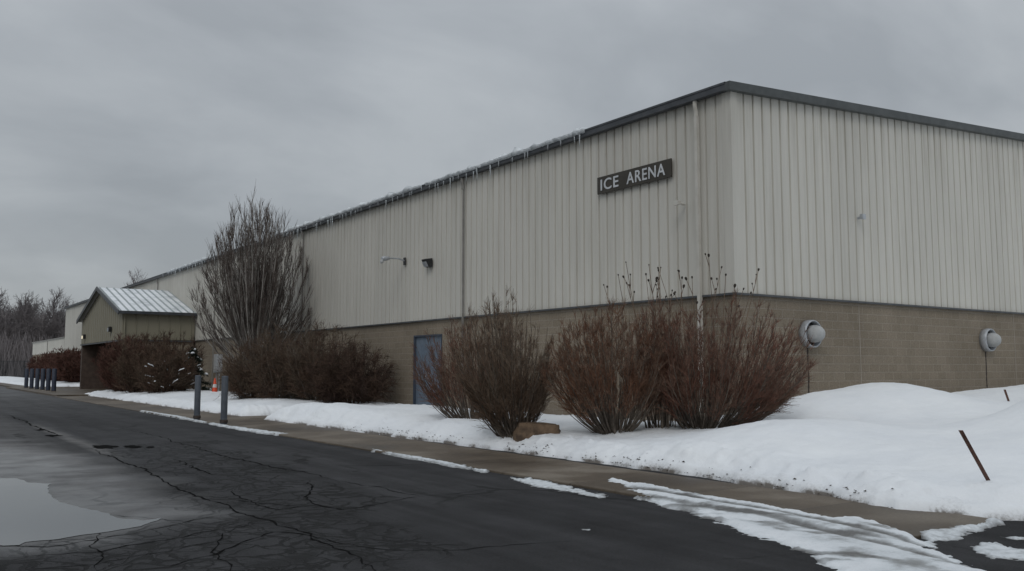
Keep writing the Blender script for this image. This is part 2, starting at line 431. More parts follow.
PUDDLE = [(.7,15.22),(1.36,14.2),(1.57,13.92),(1.62,13.36),(1.82,13.1),(1.68,12.18),(1.65,11.5),(1.71,11.09),(1.83,10.58),(1.93,10.11),(2.01,9.68),(2.13,9.45),(2.36,9.46),(2.06,9.16),(1.76,8.98),(1.54,8.9),(1.33,8.87),(1.09,8.82),(1.01,8.72),(.87,8.87),(.45,9.01),(-1.2,9.4),(-2.6,10.6),(-2.9,13.2),(-1.6,15.4)]
DAMP = [(.66,22.6),(2.03,21.6),(2.45,19.0),(2.94,16.84),(3.09,14.49),(3.07,12.1),(3.0,10.28),(2.84,9.39),(2.4,9.05),(1.57,8.38),(.3,8.54),(-2,8.7),(-4,11),(-4,18),(-2,22)]
GATOR = [(3.22,18.0),(5.29,19.36),(5.09,12.77),(4.51,9.5),(3.91,7.02),(3.33,5.96),(.77,7.0),(.3,8.0),(.87,8.8),(1.57,8.87),(2.72,9.48),(3.32,12.56),(3.15,16.27)]
SLUSH = [(7.98,9.25),(7.99,8.57),(7.98,8.11),(7.9,7.45),(7.86,6.82),(7.83,6.25),(7.74,5.56),(7.98,5.45),(7.82,5.05),(7.6,4.69),(7.4,4.36),(6.98,3.92),(6.80,3.53),(6.6,3.05),(6.3,1.6),(5.0,2.6),(5.35,3.72),(5.88,4.3),(6.16,4.63),(6.28,5.04),(6.39,5.29),(6.55,5.77),(6.81,6.25),(6.93,6.7),(6.96,7.17),(7.24,7.79)]
SLUSH_B = [(7.7,4.68),(8.05,4.64),(8.4,4.62),(8.8,4.68),(9.2,4.72),(9.2,4.5),(8.7,4.42),(8.4,4.40),(8.17,4.40),(7.78,4.26),(7.4,4.4)]
SLUSH_C = [(7.69,4.25),(7.97,4.18),(7.95,3.97),(7.78,3.64),(7.4,2.9),(7.0,2.9),(7.3,3.57),(7.15,3.76),(7.45,4.09)]
SLUSH_D = [(8.23,4.25),(8.35,4.12),(8.4,3.8),(8.15,4.02)]
CURB_A = [(7.42,15.3),(7.39,13.96),(7.38,12.56),(7.28,10.95),(7.06,10.76),(7.10,12.18),(7.11,13.5),(7.2,14.74)]
CURB_B = [(7.19,10.43),(7.26,9.71),(7.21,9.0),(7.0,7.97),(6.79,7.99),(6.82,8.68),(6.80,9.37),(6.97,10.13)]
CURB_C = [(7.5,33),(7.52,28.4),(7.36,24.9),(7.38,22.87),(7.5,20.55),(7.5,19.5),(7.12,19.41),(7.0,21.42),(7.08,24.12),(7.15,28),(7.2,33)]
SPOT = [(5.41,6.63),(5.52,6.55),(5.42,6.43),(5.3,6.46)]
MAIN = [(8.86,53.3),(8.9,40),(8.88,28.5),(9.0,27.6),(11.6,27.2),(12.6,26.8),(13.5,26.2),(13.5,25.6),(11.2,25.3),(8.98,25.3),(8.9,24.8),(9.12,20.4),(9.2,16),(9.28,12),(9.3,8.8),(9.0,6.6),(8.72,5.5),(9.1,4.7),(10.2,3.3),(12,1.0),(16,-4),(30,-14),(70,-18),(70,14),(14.9,14),(14.9,53.3)]
FARSN = [(9.0,76),(14.9,72),(14.9,134),(9.0,134)]

# ------------------------------------------------------------------ ground
def grid_obj(name, xs, ys, zfun, material, attrs=None, smooth=True):
    X, Y = np.meshgrid(xs, ys)
    Z = zfun(X, Y)
    nx, ny = len(xs), len(ys)
    co = np.stack([X.ravel(), Y.ravel(), Z.ravel()], 1)
    i = np.arange(nx*ny).reshape(ny, nx)
    f = np.stack([i[:-1,:-1].ravel(), i[:-1,1:].ravel(), i[1:,1:].ravel(), i[1:,:-1].ravel()], 1)
    # drop faces which lie wholly far below ground
    keep = (co[f][:,:,2].max(1) > -.15)
    f = f[keep]
    me = bpy.data.meshes.new(name); me.from_pydata(co.tolist(), [], f.tolist()); me.update()
    if smooth: me.polygons.foreach_set('use_smooth', [True]*len(me.polygons))
    me.materials.append(material)
    if attrs:
        for k, fn in attrs.items():
            a = me.attributes.new(k, 'FLOAT', 'POINT'); a.data.foreach_set('value', fn(X, Y).ravel().astype(np.float32))
    o = bpy.data.objects.new(name, me); COL.objects.link(o); return o

def seg(*parts):
    out = []
    for a, b, s in parts:
        out += list(np.arange(a, b-1e-6, s))
    out.append(parts[-1][1]); return np.array(out)

mb = MB(); mb.quad((-900,-900,-.12),(900,-900,-.12),(900,900,-.12),(-900,900,-.12))
tag(mb.build('ground', M['far_snow']), kind='structure')

rx = seg((-90,-10,4), (-10,-4,.5), (-4,9,.12), (9,15,.5), (15,40,5))
ry = seg((-60,0,4), (0,4,.3), (4,24,.12), (24,60,1.0), (60,110,3))
_jx = None
def wet_f(X, Y):
    n = npnoise(X, Y, .9, 2)
    d = sdf(X, Y, DAMP)+n*.9
    return ssm(-.5, 1.0, d)*.9+.15*np.clip(npnoise(X, Y, .15, 2, 5)+.3, 0, 1)+ssm(22, 70, Y)*.5
def pale_f(X, Y):
    n = npnoise(X, Y, 1.6, 2, 3)
    a = ssm(-.35, .7, sdf(X, Y, DAMP)+n*.5)*.62  # damp area made paler: its sky reflection as colour
    st = ssm(.22, .02, np.abs(X-(3.3+.10*n)))*ssm(15.5,18,Y)*ssm(29,24,Y)*.95
    return np.clip(np.maximum(a, st)+ssm(20, 60, Y)*.22+ssm(3.4,2.4,X)*ssm(13,17,Y)*.35, 0, 1)  # far term paints the grazing sky sheen of wet asphalt
def gator_f(X, Y):
    return ssm(-.6, .8, sdf(X, Y, GATOR)+npnoise(X, Y, .8, 2, 9)*.9)
road = grid_obj('parking_lot', rx, ry, lambda X, Y: X*0, M['road'], {'wet': wet_f, 'pale': pale_f, 'gator': gator_f})
tag(road, kind='structure')

# open cracks: ragged ribbons lying 4 mm above the asphalt
def ribbon(pts, w0, w1, seed):
    rnd = random.Random(seed); out = []
    for i in range(len(pts)-1):
        a = Vector(pts[i]); b = Vector(pts[i+1]); L = (b-a).length; k = max(2, int(L/.09))
        for j in range(k): out.append(a.lerp(b, j/k))
    out.append(Vector(pts[-1])); n = len(out); m = MB()
    prev = None
    off = 0
    for i, p in enumerate(out):
        q = out[min(i+1, n-1)]-out[max(i-1, 0)]; q.normalize(); s = Vector((-q.y, q.x))
        off = off*.8+rnd.uniform(-.034, .034)
        t = i/(n-1); w_ = (w0+(w1-w0)*t)*rnd.uniform(.35, 1.5)*min(1, 6*t+.1, 6*(1-t)+.1)
        c = p+s*off
        l = c+s*w_; r = c-s*w_
        if prev: m.quad((prev[1].x,prev[1].y,.004),(r.x,r.y,.004),(l.x,l.y,.004),(prev[0].x,prev[0].y,.004))
        prev = (l, r)
    return m
TARS = [
 ([(3.26,33),(3.24,28.99),(3.24,25.36),(3.23,22.14)], .012, .03),
 ([(3.23,18.6),(3.2,17.1),(3.18,15.48),(3.18,13.64),(3.13,11.83),(3.11,10.67),(3.11,9.76),(3.13,8.82),(3.18,7.94),(3.16,7.02),(3.08,6.13),(3.1,4.8)], .016, .009),
 ([(4.9,24),(4.95,19.6),(4.91,17.6),(4.86,16.16),(4.81,14.91),(4.96,14.04),(4.93,13.04),(4.99,12.52),(5.02,11.92),(5.0,11.13)], .008, .016),
 ([(4.77,11.55),(4.44,10.8),(4.07,10.1),(3.94,9.62),(3.95,9.18),(4.0,8.9),(4.23,8.9),(4.64,9.13),(5.19,9.32),(5.89,9.34),(6.45,9.51)], .015, .004),
 ([(1.62,7.15),(1.94,7.26),(2.26,7.45),(2.68,7.82),(2.99,8.07),(3.12,7.8),(3.25,7.42),(3.36,6.97),(3.55,6.7),(3.91,6.5),(4.34,6.4),(4.73,6.28),(5.2,6.17)], .012, .004),
 ([(3.96,15.31),(3.91,14.25),(3.86,13.31),(3.93,12.82)], .01, .02),
 ([(3.56,11.19),(3.44,10.25),(3.42,9.63),(3.5,9.32),(3.8,9.37),(4.14,9.48)], .008, .008),
 ([(1.35,7.34),(1.49,8.28),(1.71,9.27)], .008, .005),
 ([(3.13,10.7),(3.5,10.0),(3.94,9.3)], .006, .008),
 ([(3.14,8.8),(2.6,8.3),(2.3,7.5),(2.2,6.6)], .005, .008),
 ([(1.8,10.2),(2.6,8.9),(3.1,8.4)], .005, .004),
 ([(5.0,11.2),(5.2,10.3),(5.19,9.35)], .008, .008),
 ([(.6,9.0),(1.2,8.6),(1.9,8.8),(2.6,9.2),(3.11,9.4)], .010, .005),
 ([(.7,8.3),(1.5,8.1),(2.3,8.35),(3.12,8.8)], .008, .006),
 ([(.8,7.7),(1.4,7.6),(2.2,7.9),(2.7,7.85)], .006, .006),
]
allm = MB()
for k, (p, a, b) in enumerate(TARS):
    m = ribbon(p, a*.95, b*.95, k); n = len(allm.v); allm.v += m.v; allm.f += [tuple(i+n for i in f) for f in m.f]
tag(allm.build('road_cracks', M['tar']), kind='structure')

# broken-out holes along the joint (dark shallow ragged patches with ice)
m = MB()
for cx, cy, rr in ((3.1,22.3,.28),(3.15,24.5,.2),(3.5,18.6,.34),(3.95,18.3,.25),(.9,15.3,.2),(1.25,15.25,.13),(4.2,18.0,.12)):
    n = len(m.v); k = 18; ring = []
    for i in range(k):
        a = 2*math.pi*i/k; r = rr*random.uniform(.5, 1.1)
        m.v.append((cx+r*.75*math.cos(a), cy+r*1.5*math.sin(a), .006))
    m.f.append(tuple(range(n, n+k)))
tag(m.build('potholes', M['tar']), kind='structure')

# puddle sheet with a finely ragged shore
def ragged(poly, amp, step=.06, seed=3):
    rnd = random.Random(seed); out = []
    n = len(poly)
    for i in range(n):
        a = Vector(poly[i]); b = Vector(poly[(i+1) % n]); L = (b-a).length; k = max(1, int(L/step))
        for j in range(k):
            p = a.lerp(b, j/k)
            out.append((p.x+amp*(2*fbm(p.x, p.y, 3.0, 4, seed)), p.y+amp*(4*fbm(p.x, p.y, 3.0, 4, seed+20))))
    return out
pl = ragged(PUDDLE, .045)
import bmesh
bm = bmesh.new(); vs_ = [bm.verts.new((x, y, .0045)) for x, y in pl]; f = bm.faces.new(vs_)
bmesh.ops.triangulate(bm, faces=[f]); bmesh.ops.recalc_face_normals(bm, faces=bm.faces)
me = bpy.data.meshes.new('puddle'); bm.to_mesh(me); bm.free(); me.materials.append(M['puddle'])
if me.polygons[0].normal.z < 0: me.flip_normals()
pu = bpy.data.objects.new('puddle', me); COL.objects.link(pu); tag(pu, kind='structure')

# sidewalk slab with curb, the walk to the blue door and the apron before the porch
m = MB()
m.box(7.42, 8.98, 4.55, 52, -.1, .03)
tag(m.build('sidewalk', M['conc'], bevel=.012), kind='structure')
m = MB(); 
y = 5.2
while y < 52:
    m.box(7.25, 7.416, y, min(y+3.04, 52), -.1, .034); y += 3.045
tag(m.build('kerb', M['conc'], bevel=.015), kind='structure')
m = MB(); m.box(8.985, 14.6, 25.4, 27.3, -.1, .034)
tag(m.build('door_walk', M['conc'], bevel=.01), kind='structure')
m = MB(); m.box(7.35, 14.7, 52.004, 76, -.1, .10); m.box(7.9, 9.4, 76.004, 112, -.1, .105)
tag(m.build('entrance_apron', M['conc'], bevel=.01), kind='structure')

# ------------------------------------------------------------------ snow
def G(X, Y, cx, cy, sx, sy, a, rot=0):
    c, s = math.cos(rot), math.sin(rot); dx = X-cx; dy = Y-cy
    u = (dx*c+dy*s)/sx; v = (-dx*s+dy*c)/sy
    return a*np.exp(-(u*u+v*v))
def snow_core(X, Y, n1, n2, n3):
    d = np.maximum(sdf(X, Y, MAIN), sdf(X, Y, FARSN))
    d = d+n1*.16+n2*.05
    z = .032+.085*ssm(0, .09, d)+.165*ssm(.03, .55, d)+.14*ssm(.4, 2.5, d)
    z = np.where(d < 0, .025+d*4, z)
    sel = ssm(0, .8, d)
    mo = (G(X,Y,9.9,23.0,.9,3.4,.24)+G(X,Y,10.0,15.8,.6,2.6,.10)
          +G(X,Y,11.3,9.0,1.7,1.3,.24)+G(X,Y,13.0,8.7,1.6,1.2,.12)
          +G(X,Y,15.2,11.4,1.7,1.6,.42)+G(X,Y,17.5,11.0,1.7,1.7,.63)+G(X,Y,21.0,11.5,2.6,1.8,.32)
          +G(X,Y,26.5,10.0,4.6,2.6,.85)+G(X,Y,31,8,6,5,.6)+G(X,Y,20.3,8.2,2.6,1.6,.30)
          +G(X,Y,16.2,6.2,1.9,1.35,1.12,R(-10))+G(X,Y,19.5,5.5,3.0,1.8,.5)+G(X,Y,13.6,5.3,2.2,1.2,.20)+G(X,Y,22,4.0,4.0,3.0,.8))
    z = z+mo*sel
    z = z+sel*(n3*.05+n1*.035)+ssm(0,.3,d)*n2*.014+ssm(.02,.2,d)*ssm(1.6,.5,d)*n1*.05+ssm(.05,.2,d)*ssm(1.2,.3,d)*np.clip(n2-.12,0,1)*.10
    return z, d
def snow_z(x, y):
    X = np.array([[x]]); Y = np.array([[y]])
    z, _ = snow_core(X, Y, npnoise(X,Y,1.3,3), npnoise(X,Y,6,3,4), npnoise(X,Y,.35,2,8)); return float(z[0,0])
_c = {}
def sn_f(X, Y):
    z, d = snow_core(X, Y, npnoise(X,Y,1.3,3), npnoise(X,Y,6,3,4), npnoise(X,Y,.35,2,8))
    _c['d'] = d; return z
def sn_dirt(X, Y):
    d = _c['d']; q = npnoise(X,Y,1.9,3,12); return np.clip((ssm(.05, .005, d)*.95+ssm(.35,.04,d)*.25)*np.clip(.55+1.8*q,0,1), 0, 1)
sx = seg((8.4,10.2,.028),(10.2,15,.07),(15,30,.16),(30,70,2))
sy = seg((-18,0,1.0),(0,3,.15),(3,14.2,.05),(14.2,30,.10),(30,60,.3),(60,134,.8))
snow = grid_obj('snow', sx, sy, sn_f, M['snow'], {'dirt': sn_dirt})
tag(snow, kind='structure')

# trodden / ploughed slush over kerb, walk end and road
def gl(X, Y):   # level of hard surface under the slush
    return .028*ssm(7.06, 7.22, X)*ssm(4.42, 4.56, Y)
_s = {}
def sl_f(X, Y):
    n1 = npnoise(X, Y, 2.6, 4, 2); n2 = npnoise(X, Y, 11, 3, 6)
    n0 = npnoise(X, Y, 26, 2, 8)
    _m = ssm(.14,.34,sdf(X,Y,SLUSH))*ssm(8.2,6,Y)
    big = sdf(X, Y, SLUSH)+n1*.15+n2*.10+n0*.03
    t = .032*ssm(0, .16, big)+.015*ssm(.1,.4,big)
    t = np.where(big < 0, big*1.2, t)
    small = np.full(X.shape, -9.)
    for P, a in ((SLUSH_B,.05),(SLUSH_C,.06),(SLUSH_D,.04),(CURB_A,.055),(CURB_B,.055),(CURB_C,.07),(SPOT,.03)):
        small = np.maximum(small, sdf(X, Y, P)+n1*a*2.3+n2*a*2.4+n0*a*.8-a*.9)
    t2 = .018*ssm(0,.08,small); t2 = np.where(small < 0, small*1.2, t2)
    # tyre ruts through the slush, parallel to the kerb bending out to the lot
    ctr = 7.62+.0*X
    yy = Y
    wb = .16*npnoise(Y*.55, Y*0+3.3, 1.0, 2)
    c1 = wb+7.55-.018*(8.5-yy)**2*(yy<8.5); c2 = wb*1.4+7.30-.022*(8.2-yy)**2*(yy<8.2)-.05; c3 = 7.75-.006*(8.5-yy)**2
    rut = np.maximum(ssm(.11,.02,np.abs(X-c1+n1*.05)), ssm(.10,.02,np.abs(X-c2+n1*.05))*.8)
    rut = np.maximum(rut, ssm(.09,.02,np.abs(X-c3+n1*.06))*ssm(9,7,Y)*.0)
    t = t-rut*.018*(big>0)+n2*.006
    t = np.maximum(t, t2)
    edge = np.where(big > small, big, small*2)
    _s['dirt'] = np.clip((small > big)*(.28+.5*n2)+rut*(.72+.3*n2)*(big > 0)+ssm(.09,.0,edge)*.42+np.clip(n1,0,1)*.35+ssm(.02,.22,npnoise(X*1.9+Y*.35,Y*.62,1.3,4,15))*.75*(big>0)*ssm(9,6.5,Y)+_m*np.clip(.30+n1*.9,0,.6), 0, 1)
    _s['t'] = t
    z = gl(X, Y)+t
    return np.where(t < -.02, -.3, z)
lx = seg((6.0,8.9,.028)) if False else np.arange(4.6, 8.95, .03)
ly = np.concatenate([np.arange(1.5, 11, .03), np.arange(11, 34, .08)])
sl = grid_obj('slush', lx, ly, sl_f, M['slush'], {'dirt': lambda X, Y: _s['dirt']})
tag(sl, 'grey trodden slush and snow strips over the kerb and lot edge', None, None, 'structure')

# leaf litter along the snow edge
m = MB(); rnd = random.Random(5)
for i in range(420):
    yy = rnd.uniform(5.5, 21)
    xx = np.interp(yy, [5.5,6.6,8.8,12,16,20.4], [8.72,9.0,9.3,9.28,9.2,9.12])+rnd.gauss(.03, .07)
    if fbm(xx, yy, .8, 2, 77) < -.05: continue
    zz = snow_z(xx, yy)
    zz = max(zz, .032)+.006; s = rnd.uniform(.008, .028); a = rnd.uniform(0, 6.28)
    m.quad((xx+s*math.cos(a),yy+s*math.sin(a),zz),(xx-s*.6*math.sin(a),yy+s*.6*math.cos(a),zz+s*.6),(xx-s*math.cos(a),yy-s*math.sin(a),zz),(xx+s*.6*math.sin(a),yy-s*.6*math.cos(a),zz+.3*s))
tag(m.build('leaf_litter', M['litter']), 'dark leaf litter and grit along the snow edge beside the walk', 'litter', None, 'stuff')

# ------------------------------------------------------------------ the arena
A = 14.7; B = 12.8; Y1 = 100.5; ZB = 3.1; ZE = 7.55; XR = 66.0; PITCH = .062; XM = (A+XR)/2
arena = thing('ice_arena', 'long cream metal ice arena with brown block base and dark eave', 'building', (A, B, 0))
def P(mb, name, mt, parent=arena, **k):
    ox, oy, oz = arena.location
    mb.v = [(x-ox, y-oy, z-oz) for x, y, z in mb.v]
    return mb.build(name, mt, parent, **k)
def ribs(a, b, sp=.3048, hgt=.034, groove=False):
    """profile of a ribbed panel: list of (s, out)"""
    out = [(a, 0)]; s = a+.12
    while s < b-.1:
        if groove: out += [(s-.030, 0), (s-.019, -.042), (s+.019, -.042), (s+.030, 0)]
        else: out += [(s-.036, 0), (s-.014, hgt), (s+.014, hgt), (s+.036, 0)]
        s += sp
    out.append((b, 0)); return out
def panel_y(x, y0, y1, z0, z1):          # faces -X
    m = MB(); pr = ribs(y0, y1, groove=True)
    for (s0, o0), (s1, o1) in zip(pr, pr[1:]):
        m.quad((x-o0,s0,z0),(x-o0,s0,z1),(x-o1,s1,z1),(x-o1,s1,z0))
    return m
def rake_z(x): return ZE+PITCH*((x-A) if x < XM else (XR-x))
def panel_x(y, x0, x1, z0, ztop):        # faces -Y
    m = MB(); pr = ribs(x0, x1, groove=True)
    for (s0, o0), (s1, o1) in zip(pr, pr[1:]):
        m.quad((s0,y-o0,z0),(s1,y-o1,z0),(s1,y-o1,ztop(s1)),(s0,y-o0,ztop(s0)))
    return m
P(panel_y(A, B, Y1, ZB, ZE), 'metal_siding', M['siding'])
P(panel_x(B, A, XR, ZB, rake_z), 'end_siding', M['siding'])
# back of the siding and the far walls, so that the building is closed
m = MB(); m.box(A+.06, XR-.02, B+.06, Y1-.02, ZB+.02, ZE-.05); m.box(A+.5, XR-.02, B+.5, Y1-.02, -.05, ZB)
P(m, 'rear_walls', M['siding'])
m = MB(); D0, D1 = 25.15, 26.92    # door opening (y)
m.box(A+.04, A+.24, B+.241, D0-.06, -.1, ZB-.02); m.box(A+.04, A+.24, D1+.06, Y1, -.1, ZB-.02); m.box(A+.04, A+.24, D0-.06, D1+.06, 2.60, ZB-.02)
P(m, 'block_wall', M['block_y'])
m = MB(); m.box(A+.04, XR, B+.04, B+.24, -.1, ZB-.02)
P(m, 'end_block_wall', M['block_x'])
m = MB()  # dark drip trim between block and siding
m.box(A-.055, A+.035, B-.055, Y1, ZB-.045, ZB-.002); m.box(A+.036, XR, B-.055, B+.035, ZB-.045, ZB-.002)
P(m, 'base_trim', M['trim'])
m = MB(); m.box(A-.045, A+.16, B-.045, B-.0, ZB, ZE-.03); m.box(A-.045, A-.002, B, B+.20, ZB, ZE-.03)
P(m, 'corner_trim', M['siding'])
# roof
m = MB(); t = .06
for x0, x1 in ((A-.05, XM), (XM, XR+.05)):
    m.quad((x0, B-.1, rake_z(x0)+t), (x1, B-.1, rake_z(x1)+t), (x1, Y1+.1, rake_z(x1)+t), (x0, Y1+.1, rake_z(x0)+t))
P(m, 'roof', M['roofm'])
# eave gutter, box profile with a rolled lip
m = MB()
m.box(A-.19, A-.04, B-.045, Y1+.05, ZE-.075, ZE+.095); m.box(A-.205, A-.191, B-.045, Y1+.05, ZE+.055, ZE+.10)
P(m, 'gutter', M['gutter'])
# rake trim boards
m = MB()
for x0, x1 in ((A-.205, XM), (XM, XR+.1)):
    za, zb = rake_z(x0), rake_z(x1)
    n = len(m.v)
    m.v += [(x0,B-.12,za-.09),(x1,B-.12,zb-.09),(x1,B-.12,zb+.10),(x0,B-.12,za+.10),(x0,B+.02,za-.09),(x1,B+.02,zb-.09),(x1,B+.02,zb+.10),(x0,B+.02,za+.10)]
    m.f += [(n,n+1,n+2,n+3),(n+4,n+7,n+6,n+5),(n,n+4,n+5,n+1),(n+3,n+2,n+6,n+7),(n,n+3,n+7,n+4),(n+1,n+5,n+6,n+2)]
m.v = [(x, y-.047, z) for x, y, z in m.v]
P(m, 'rake_trim', M['rake'])
# downspouts
def downspout(y, mt, zbot=.5):
    m = MB(); w_ = .042 if mt is M['down_light'] else .026
    m.box(A-.125+.03*(mt is M['down_dark']), A-.045, y-w_, y+w_, zbot, ZE-.42)
    m.tube([(A-.12,y,ZE-.08),(A-.12,y,ZE-.2),(A-.085,y,ZE-.34),(A-.085,y,ZE-.44)], .05, 6)
    P(m, 'downspout', mt)
downspout(13.72, M['down_light']); downspout(23.65, M['down_dark']); downspout(36.9, M['down_dark'])
for yy in (49.6, 62.5, 75.5, 88.3): downspout(yy, M['down_dark'])
# thin seams / pipe brackets
m = MB(); m.tube([(A-.06,14.15,5.19),(A-.30,14.15,5.2)], .03, 8); m.box(A-.34, A-.26, 14.08, 14.22, 5.15, 5.25)
P(m, 'pipe_stub', M['down_light'])
m = MB(); m.tube([(19.15,B-.03,5.12),(19.15,B-.16,5.14)], .035, 8); m.box(19.08, 19.22, B-.2, B-.12, 5.08, 5.2)
P(m, 'pipe_stub', M['galv'])
# control joints in the block wall
for xx in (19.15, 26.6, 33, 40):
    m = MB(); m.box(xx-.009, xx+.009, B+.034, B+.041, 0, ZB-.05)
    P(m, 'control_joint', M['joint'])
# door
dr = MB(); dr.box(A+.10, A+.15, D0, D1-.88, .12, 2.55); d1 = P(dr, 'door', M['door'])
dr = MB(); dr.box(A+.10, A+.15, D1-.872, D1, .12, 2.55); d2 = P(dr, 'door', M['door'])
for dd, yy in ((d1, D1-.96), (d2, D1-.80)):
    m = MB(); m.tube([(A+.09,yy,1.15),(A+.03,yy,1.15),(A+.03,yy,1.35),(A+.09,yy,1.35)], .013, 6); P(m, 'handle', M['galv'], dd)
m = MB(); m.box(A+.02, A+.17, D0-.058, D0-.001, .1, 2.6); m.box(A+.02, A+.17, D1+.001, D1+.058, .1, 2.6); m.box(A+.02, A+.17, D0, D1, 2.552, 2.6)
P(m, 'door_frame', M['door_frame'])

# rust runs below the end-wall vents
for vx in (17.15, 24.95):
    m = MB(); prev = None; rnd = random.Random(int(vx))
    for i in range(30):
        zz = 1.95-i*.045; ww = .028*rnd.uniform(.6, 1.2); xx = vx+.03*fbm(zz, vx, 2, 2)
        if prev: m.quad((prev[0],B+.036,prev[2]),(xx-ww,B+.036,zz),(xx+ww,B+.036,zz),(prev[1],B+.036,prev[2]))
        prev = (xx-ww, xx+ww, zz)
    P(m, 'rust_run', M['stain'])

# lower wing beyond
wing = thing('low_wing', 'low flat cream and tan wing at the far end of the arena', 'building', (A, Y1, 0))
def PW(mb, name, mt, parent=wing):
    mb.v = [(x-A, y-Y1, z) for x, y, z in mb.v]; return mb.build(name, mt, parent)
PW(panel_y(A, Y1+.06, 124.6, ZB, 4.55), 'metal_siding', M['siding'])
m = MB(); m.box(A+.04, 40, Y1+.06, 124.55, -.1, ZB-.01); PW(m, 'block_wall', M['block_y'])
m = MB(); m.box(A+.03, 40, Y1+.06, 124.5, ZB, 4.5); PW(m, 'rear_walls', M['siding'])
m = MB(); m.box(A-.1, 40, Y1+.05, 124.7, 4.55, 4.66); PW(m, 'roof', M['down_dark'])
m = MB(); m.box(A-.06, A+.03, 112.0, 112.12, 3.1, 4.5); PW(m, 'downspout', M['down_dark'])

# rooftop unit on the wing
ru = thing('rooftop_unit', 'small grey rooftop air unit on the low far wing', 'air unit', (19, 112, 4.66))
m = MB(); m.box(-1.3,1.3,-2.4,2.4,.12,1.0); m.build('casing', M['galv'], ru, bevel=.03)
m = MB(); m.box(-1.2,1.2,-2.3,2.3,0,.12); m.build('curb_frame', M['black'], ru)

# ------------------------------------------------------------------ ice on the eave
m = MB(); rnd = random.Random(11)
y = 14.2
ice_on = lambda yy: 1.1*fbm(0, yy, .3, 3, 3)+(.48 if 26 < yy < 42 else .22 if 17.5 < yy < 60 else -.3)
while y < 99:
    k = ice_on(y)
    if k > .12:
        L = rnd.uniform(.12, .45); h = (rnd.uniform(.02, .075) if rnd.random() < .7 else rnd.uniform(.06, .14))*min(1.4, .5+k*2)
        n0 = len(m.v)
        # lumpy snow/ice cornice section
        ringn = 7; secs = 4
        for s in range(secs):
            yy = y+L*s/(secs-1)
            hh = h*(.3 if s in (0, secs-1) else rnd.uniform(.7, 1.2))
            for (dx, dz) in ((-.05,-.0),(-.24,.03),(-.27,.09+hh*.3),(-.2,.10+hh),(-.05,.11+hh),(.3,.12+hh*.7),(.3,.05)):
                m.v.append((A+dx+rnd.uniform(-.015,.015), yy, ZE+dz+rnd.uniform(-.01,.015)))
        for s in range(secs-1):
            for q in range(ringn):
                a = n0+s*ringn+q; b = n0+s*ringn+(q+1) % ringn; m.f.append((a, b, b+ringn, a+ringn))
        m.f.append(tuple(n0+q for q in range(ringn))[::-1]); m.f.append(tuple(n0+(secs-1)*ringn+q for q in range(ringn)))
        y += L*.9
    else: y += .3
eice = m.build('eave_snow', M['crust'], None, smooth=True)
tag(eice, 'ragged crust of snow and ice along the arena eave gutter', 'snow', None, 'stuff')
# icicles: one mesh per size, copied
protos = []
for j in range(4):
    m = MB(); L = (.18, .32, .5, .75)[j]; r = (.014, .018, .022, .025)[j]
    pts = [(0,0,.03),(0,0,-.1*L),(.004,.003,-.45*L),(-.002,.004,-.8*L),(0,0,-L)]
    m.tube(pts, [r*1.3, r, r*.7, r*.35, .002], 6)
    o = m.build('icicle', M['ice'], None, smooth=True); protos.append(o)
    tag(o, 'clear icicle hanging from the dark arena eave gutter', 'icicle', 'icicles along the long eave')
used = [False]*4; cnt = 0; y = 15.0
while y < 62 and cnt < 230:
    k = ice_on(y)
    if k > .15 or rnd.random() < .06:
        j = min(3, int(abs(rnd.gauss(0, .95)+ (.3 if k > .5 else 0))))
        o = protos[j]
        if used[j]: o = protos[j].copy(); COL.objects.link(o)
        used[j] = True
        o.location = (A-.215-rnd.uniform(0,.02), y, ZE+rnd.uniform(-.06,.03)); o.rotation_euler = (rnd.uniform(-.03,.03), rnd.uniform(-.03,.03), rnd.uniform(0,6))
        sc = rnd.uniform(.75, 1.25); o.scale = (sc, sc, sc); cnt += 1
    y += rnd.uniform(.10, .75) if k > .1 else rnd.uniform(.3, 1.0)

# ------------------------------------------------------------------ sign
sg = thing('wall_sign', 'dark rectangular arena name sign with pale capitals on cream siding', 'sign', (A-.06, 15.83, 6.11))
m = MB(); m.box(-.035, .0, -1.31, 1.31, -.215, .215); m.build('board', noisy('sign_brown', (.035,.03,.022), (.052,.045,.034), 2, .6), sg)
wm = noisy('sign_white', (.50,.52,.54), (.62,.64,.66), 3, .6)
for body, ya, yb in (('ICE', -1.17, -.50), ('ARENA', -.20, 1.12)):      # measured along the board, from its far end
    cu = bpy.data.curves.new('text', 'FONT'); cu.body = body; cu.size = .39; cu.extrude = .006; cu.offset = .004; cu.space_character = 1.12
    to = bpy.data.objects.new('src', cu); COL.objects.link(to)
    bpy.context.view_layer.update()
    me = bpy.data.meshes.new_from_object(to.evaluated_get(bpy.context.evaluated_depsgraph_get()))
    bpy.data.objects.remove(to)
    xs_ = [v.co.x for v in me.vertices]; ys_ = [v.co.y for v in me.vertices]
    w0 = max(xs_)-min(xs_); h0 = max(ys_)-min(ys_)
    for v in me.vertices:
        u = (v.co.x-min(xs_))/w0; t_ = (v.co.y-min(ys_))/h0
        v.co = (-.042-v.co.z*.8, -(ya+(yb-ya)*u), (t_-.5)*.285)
    me.materials.clear(); me.materials.append(wm)
    lo = bpy.data.objects.new('lettering', me); COL.objects.link(lo); lo.parent = sg

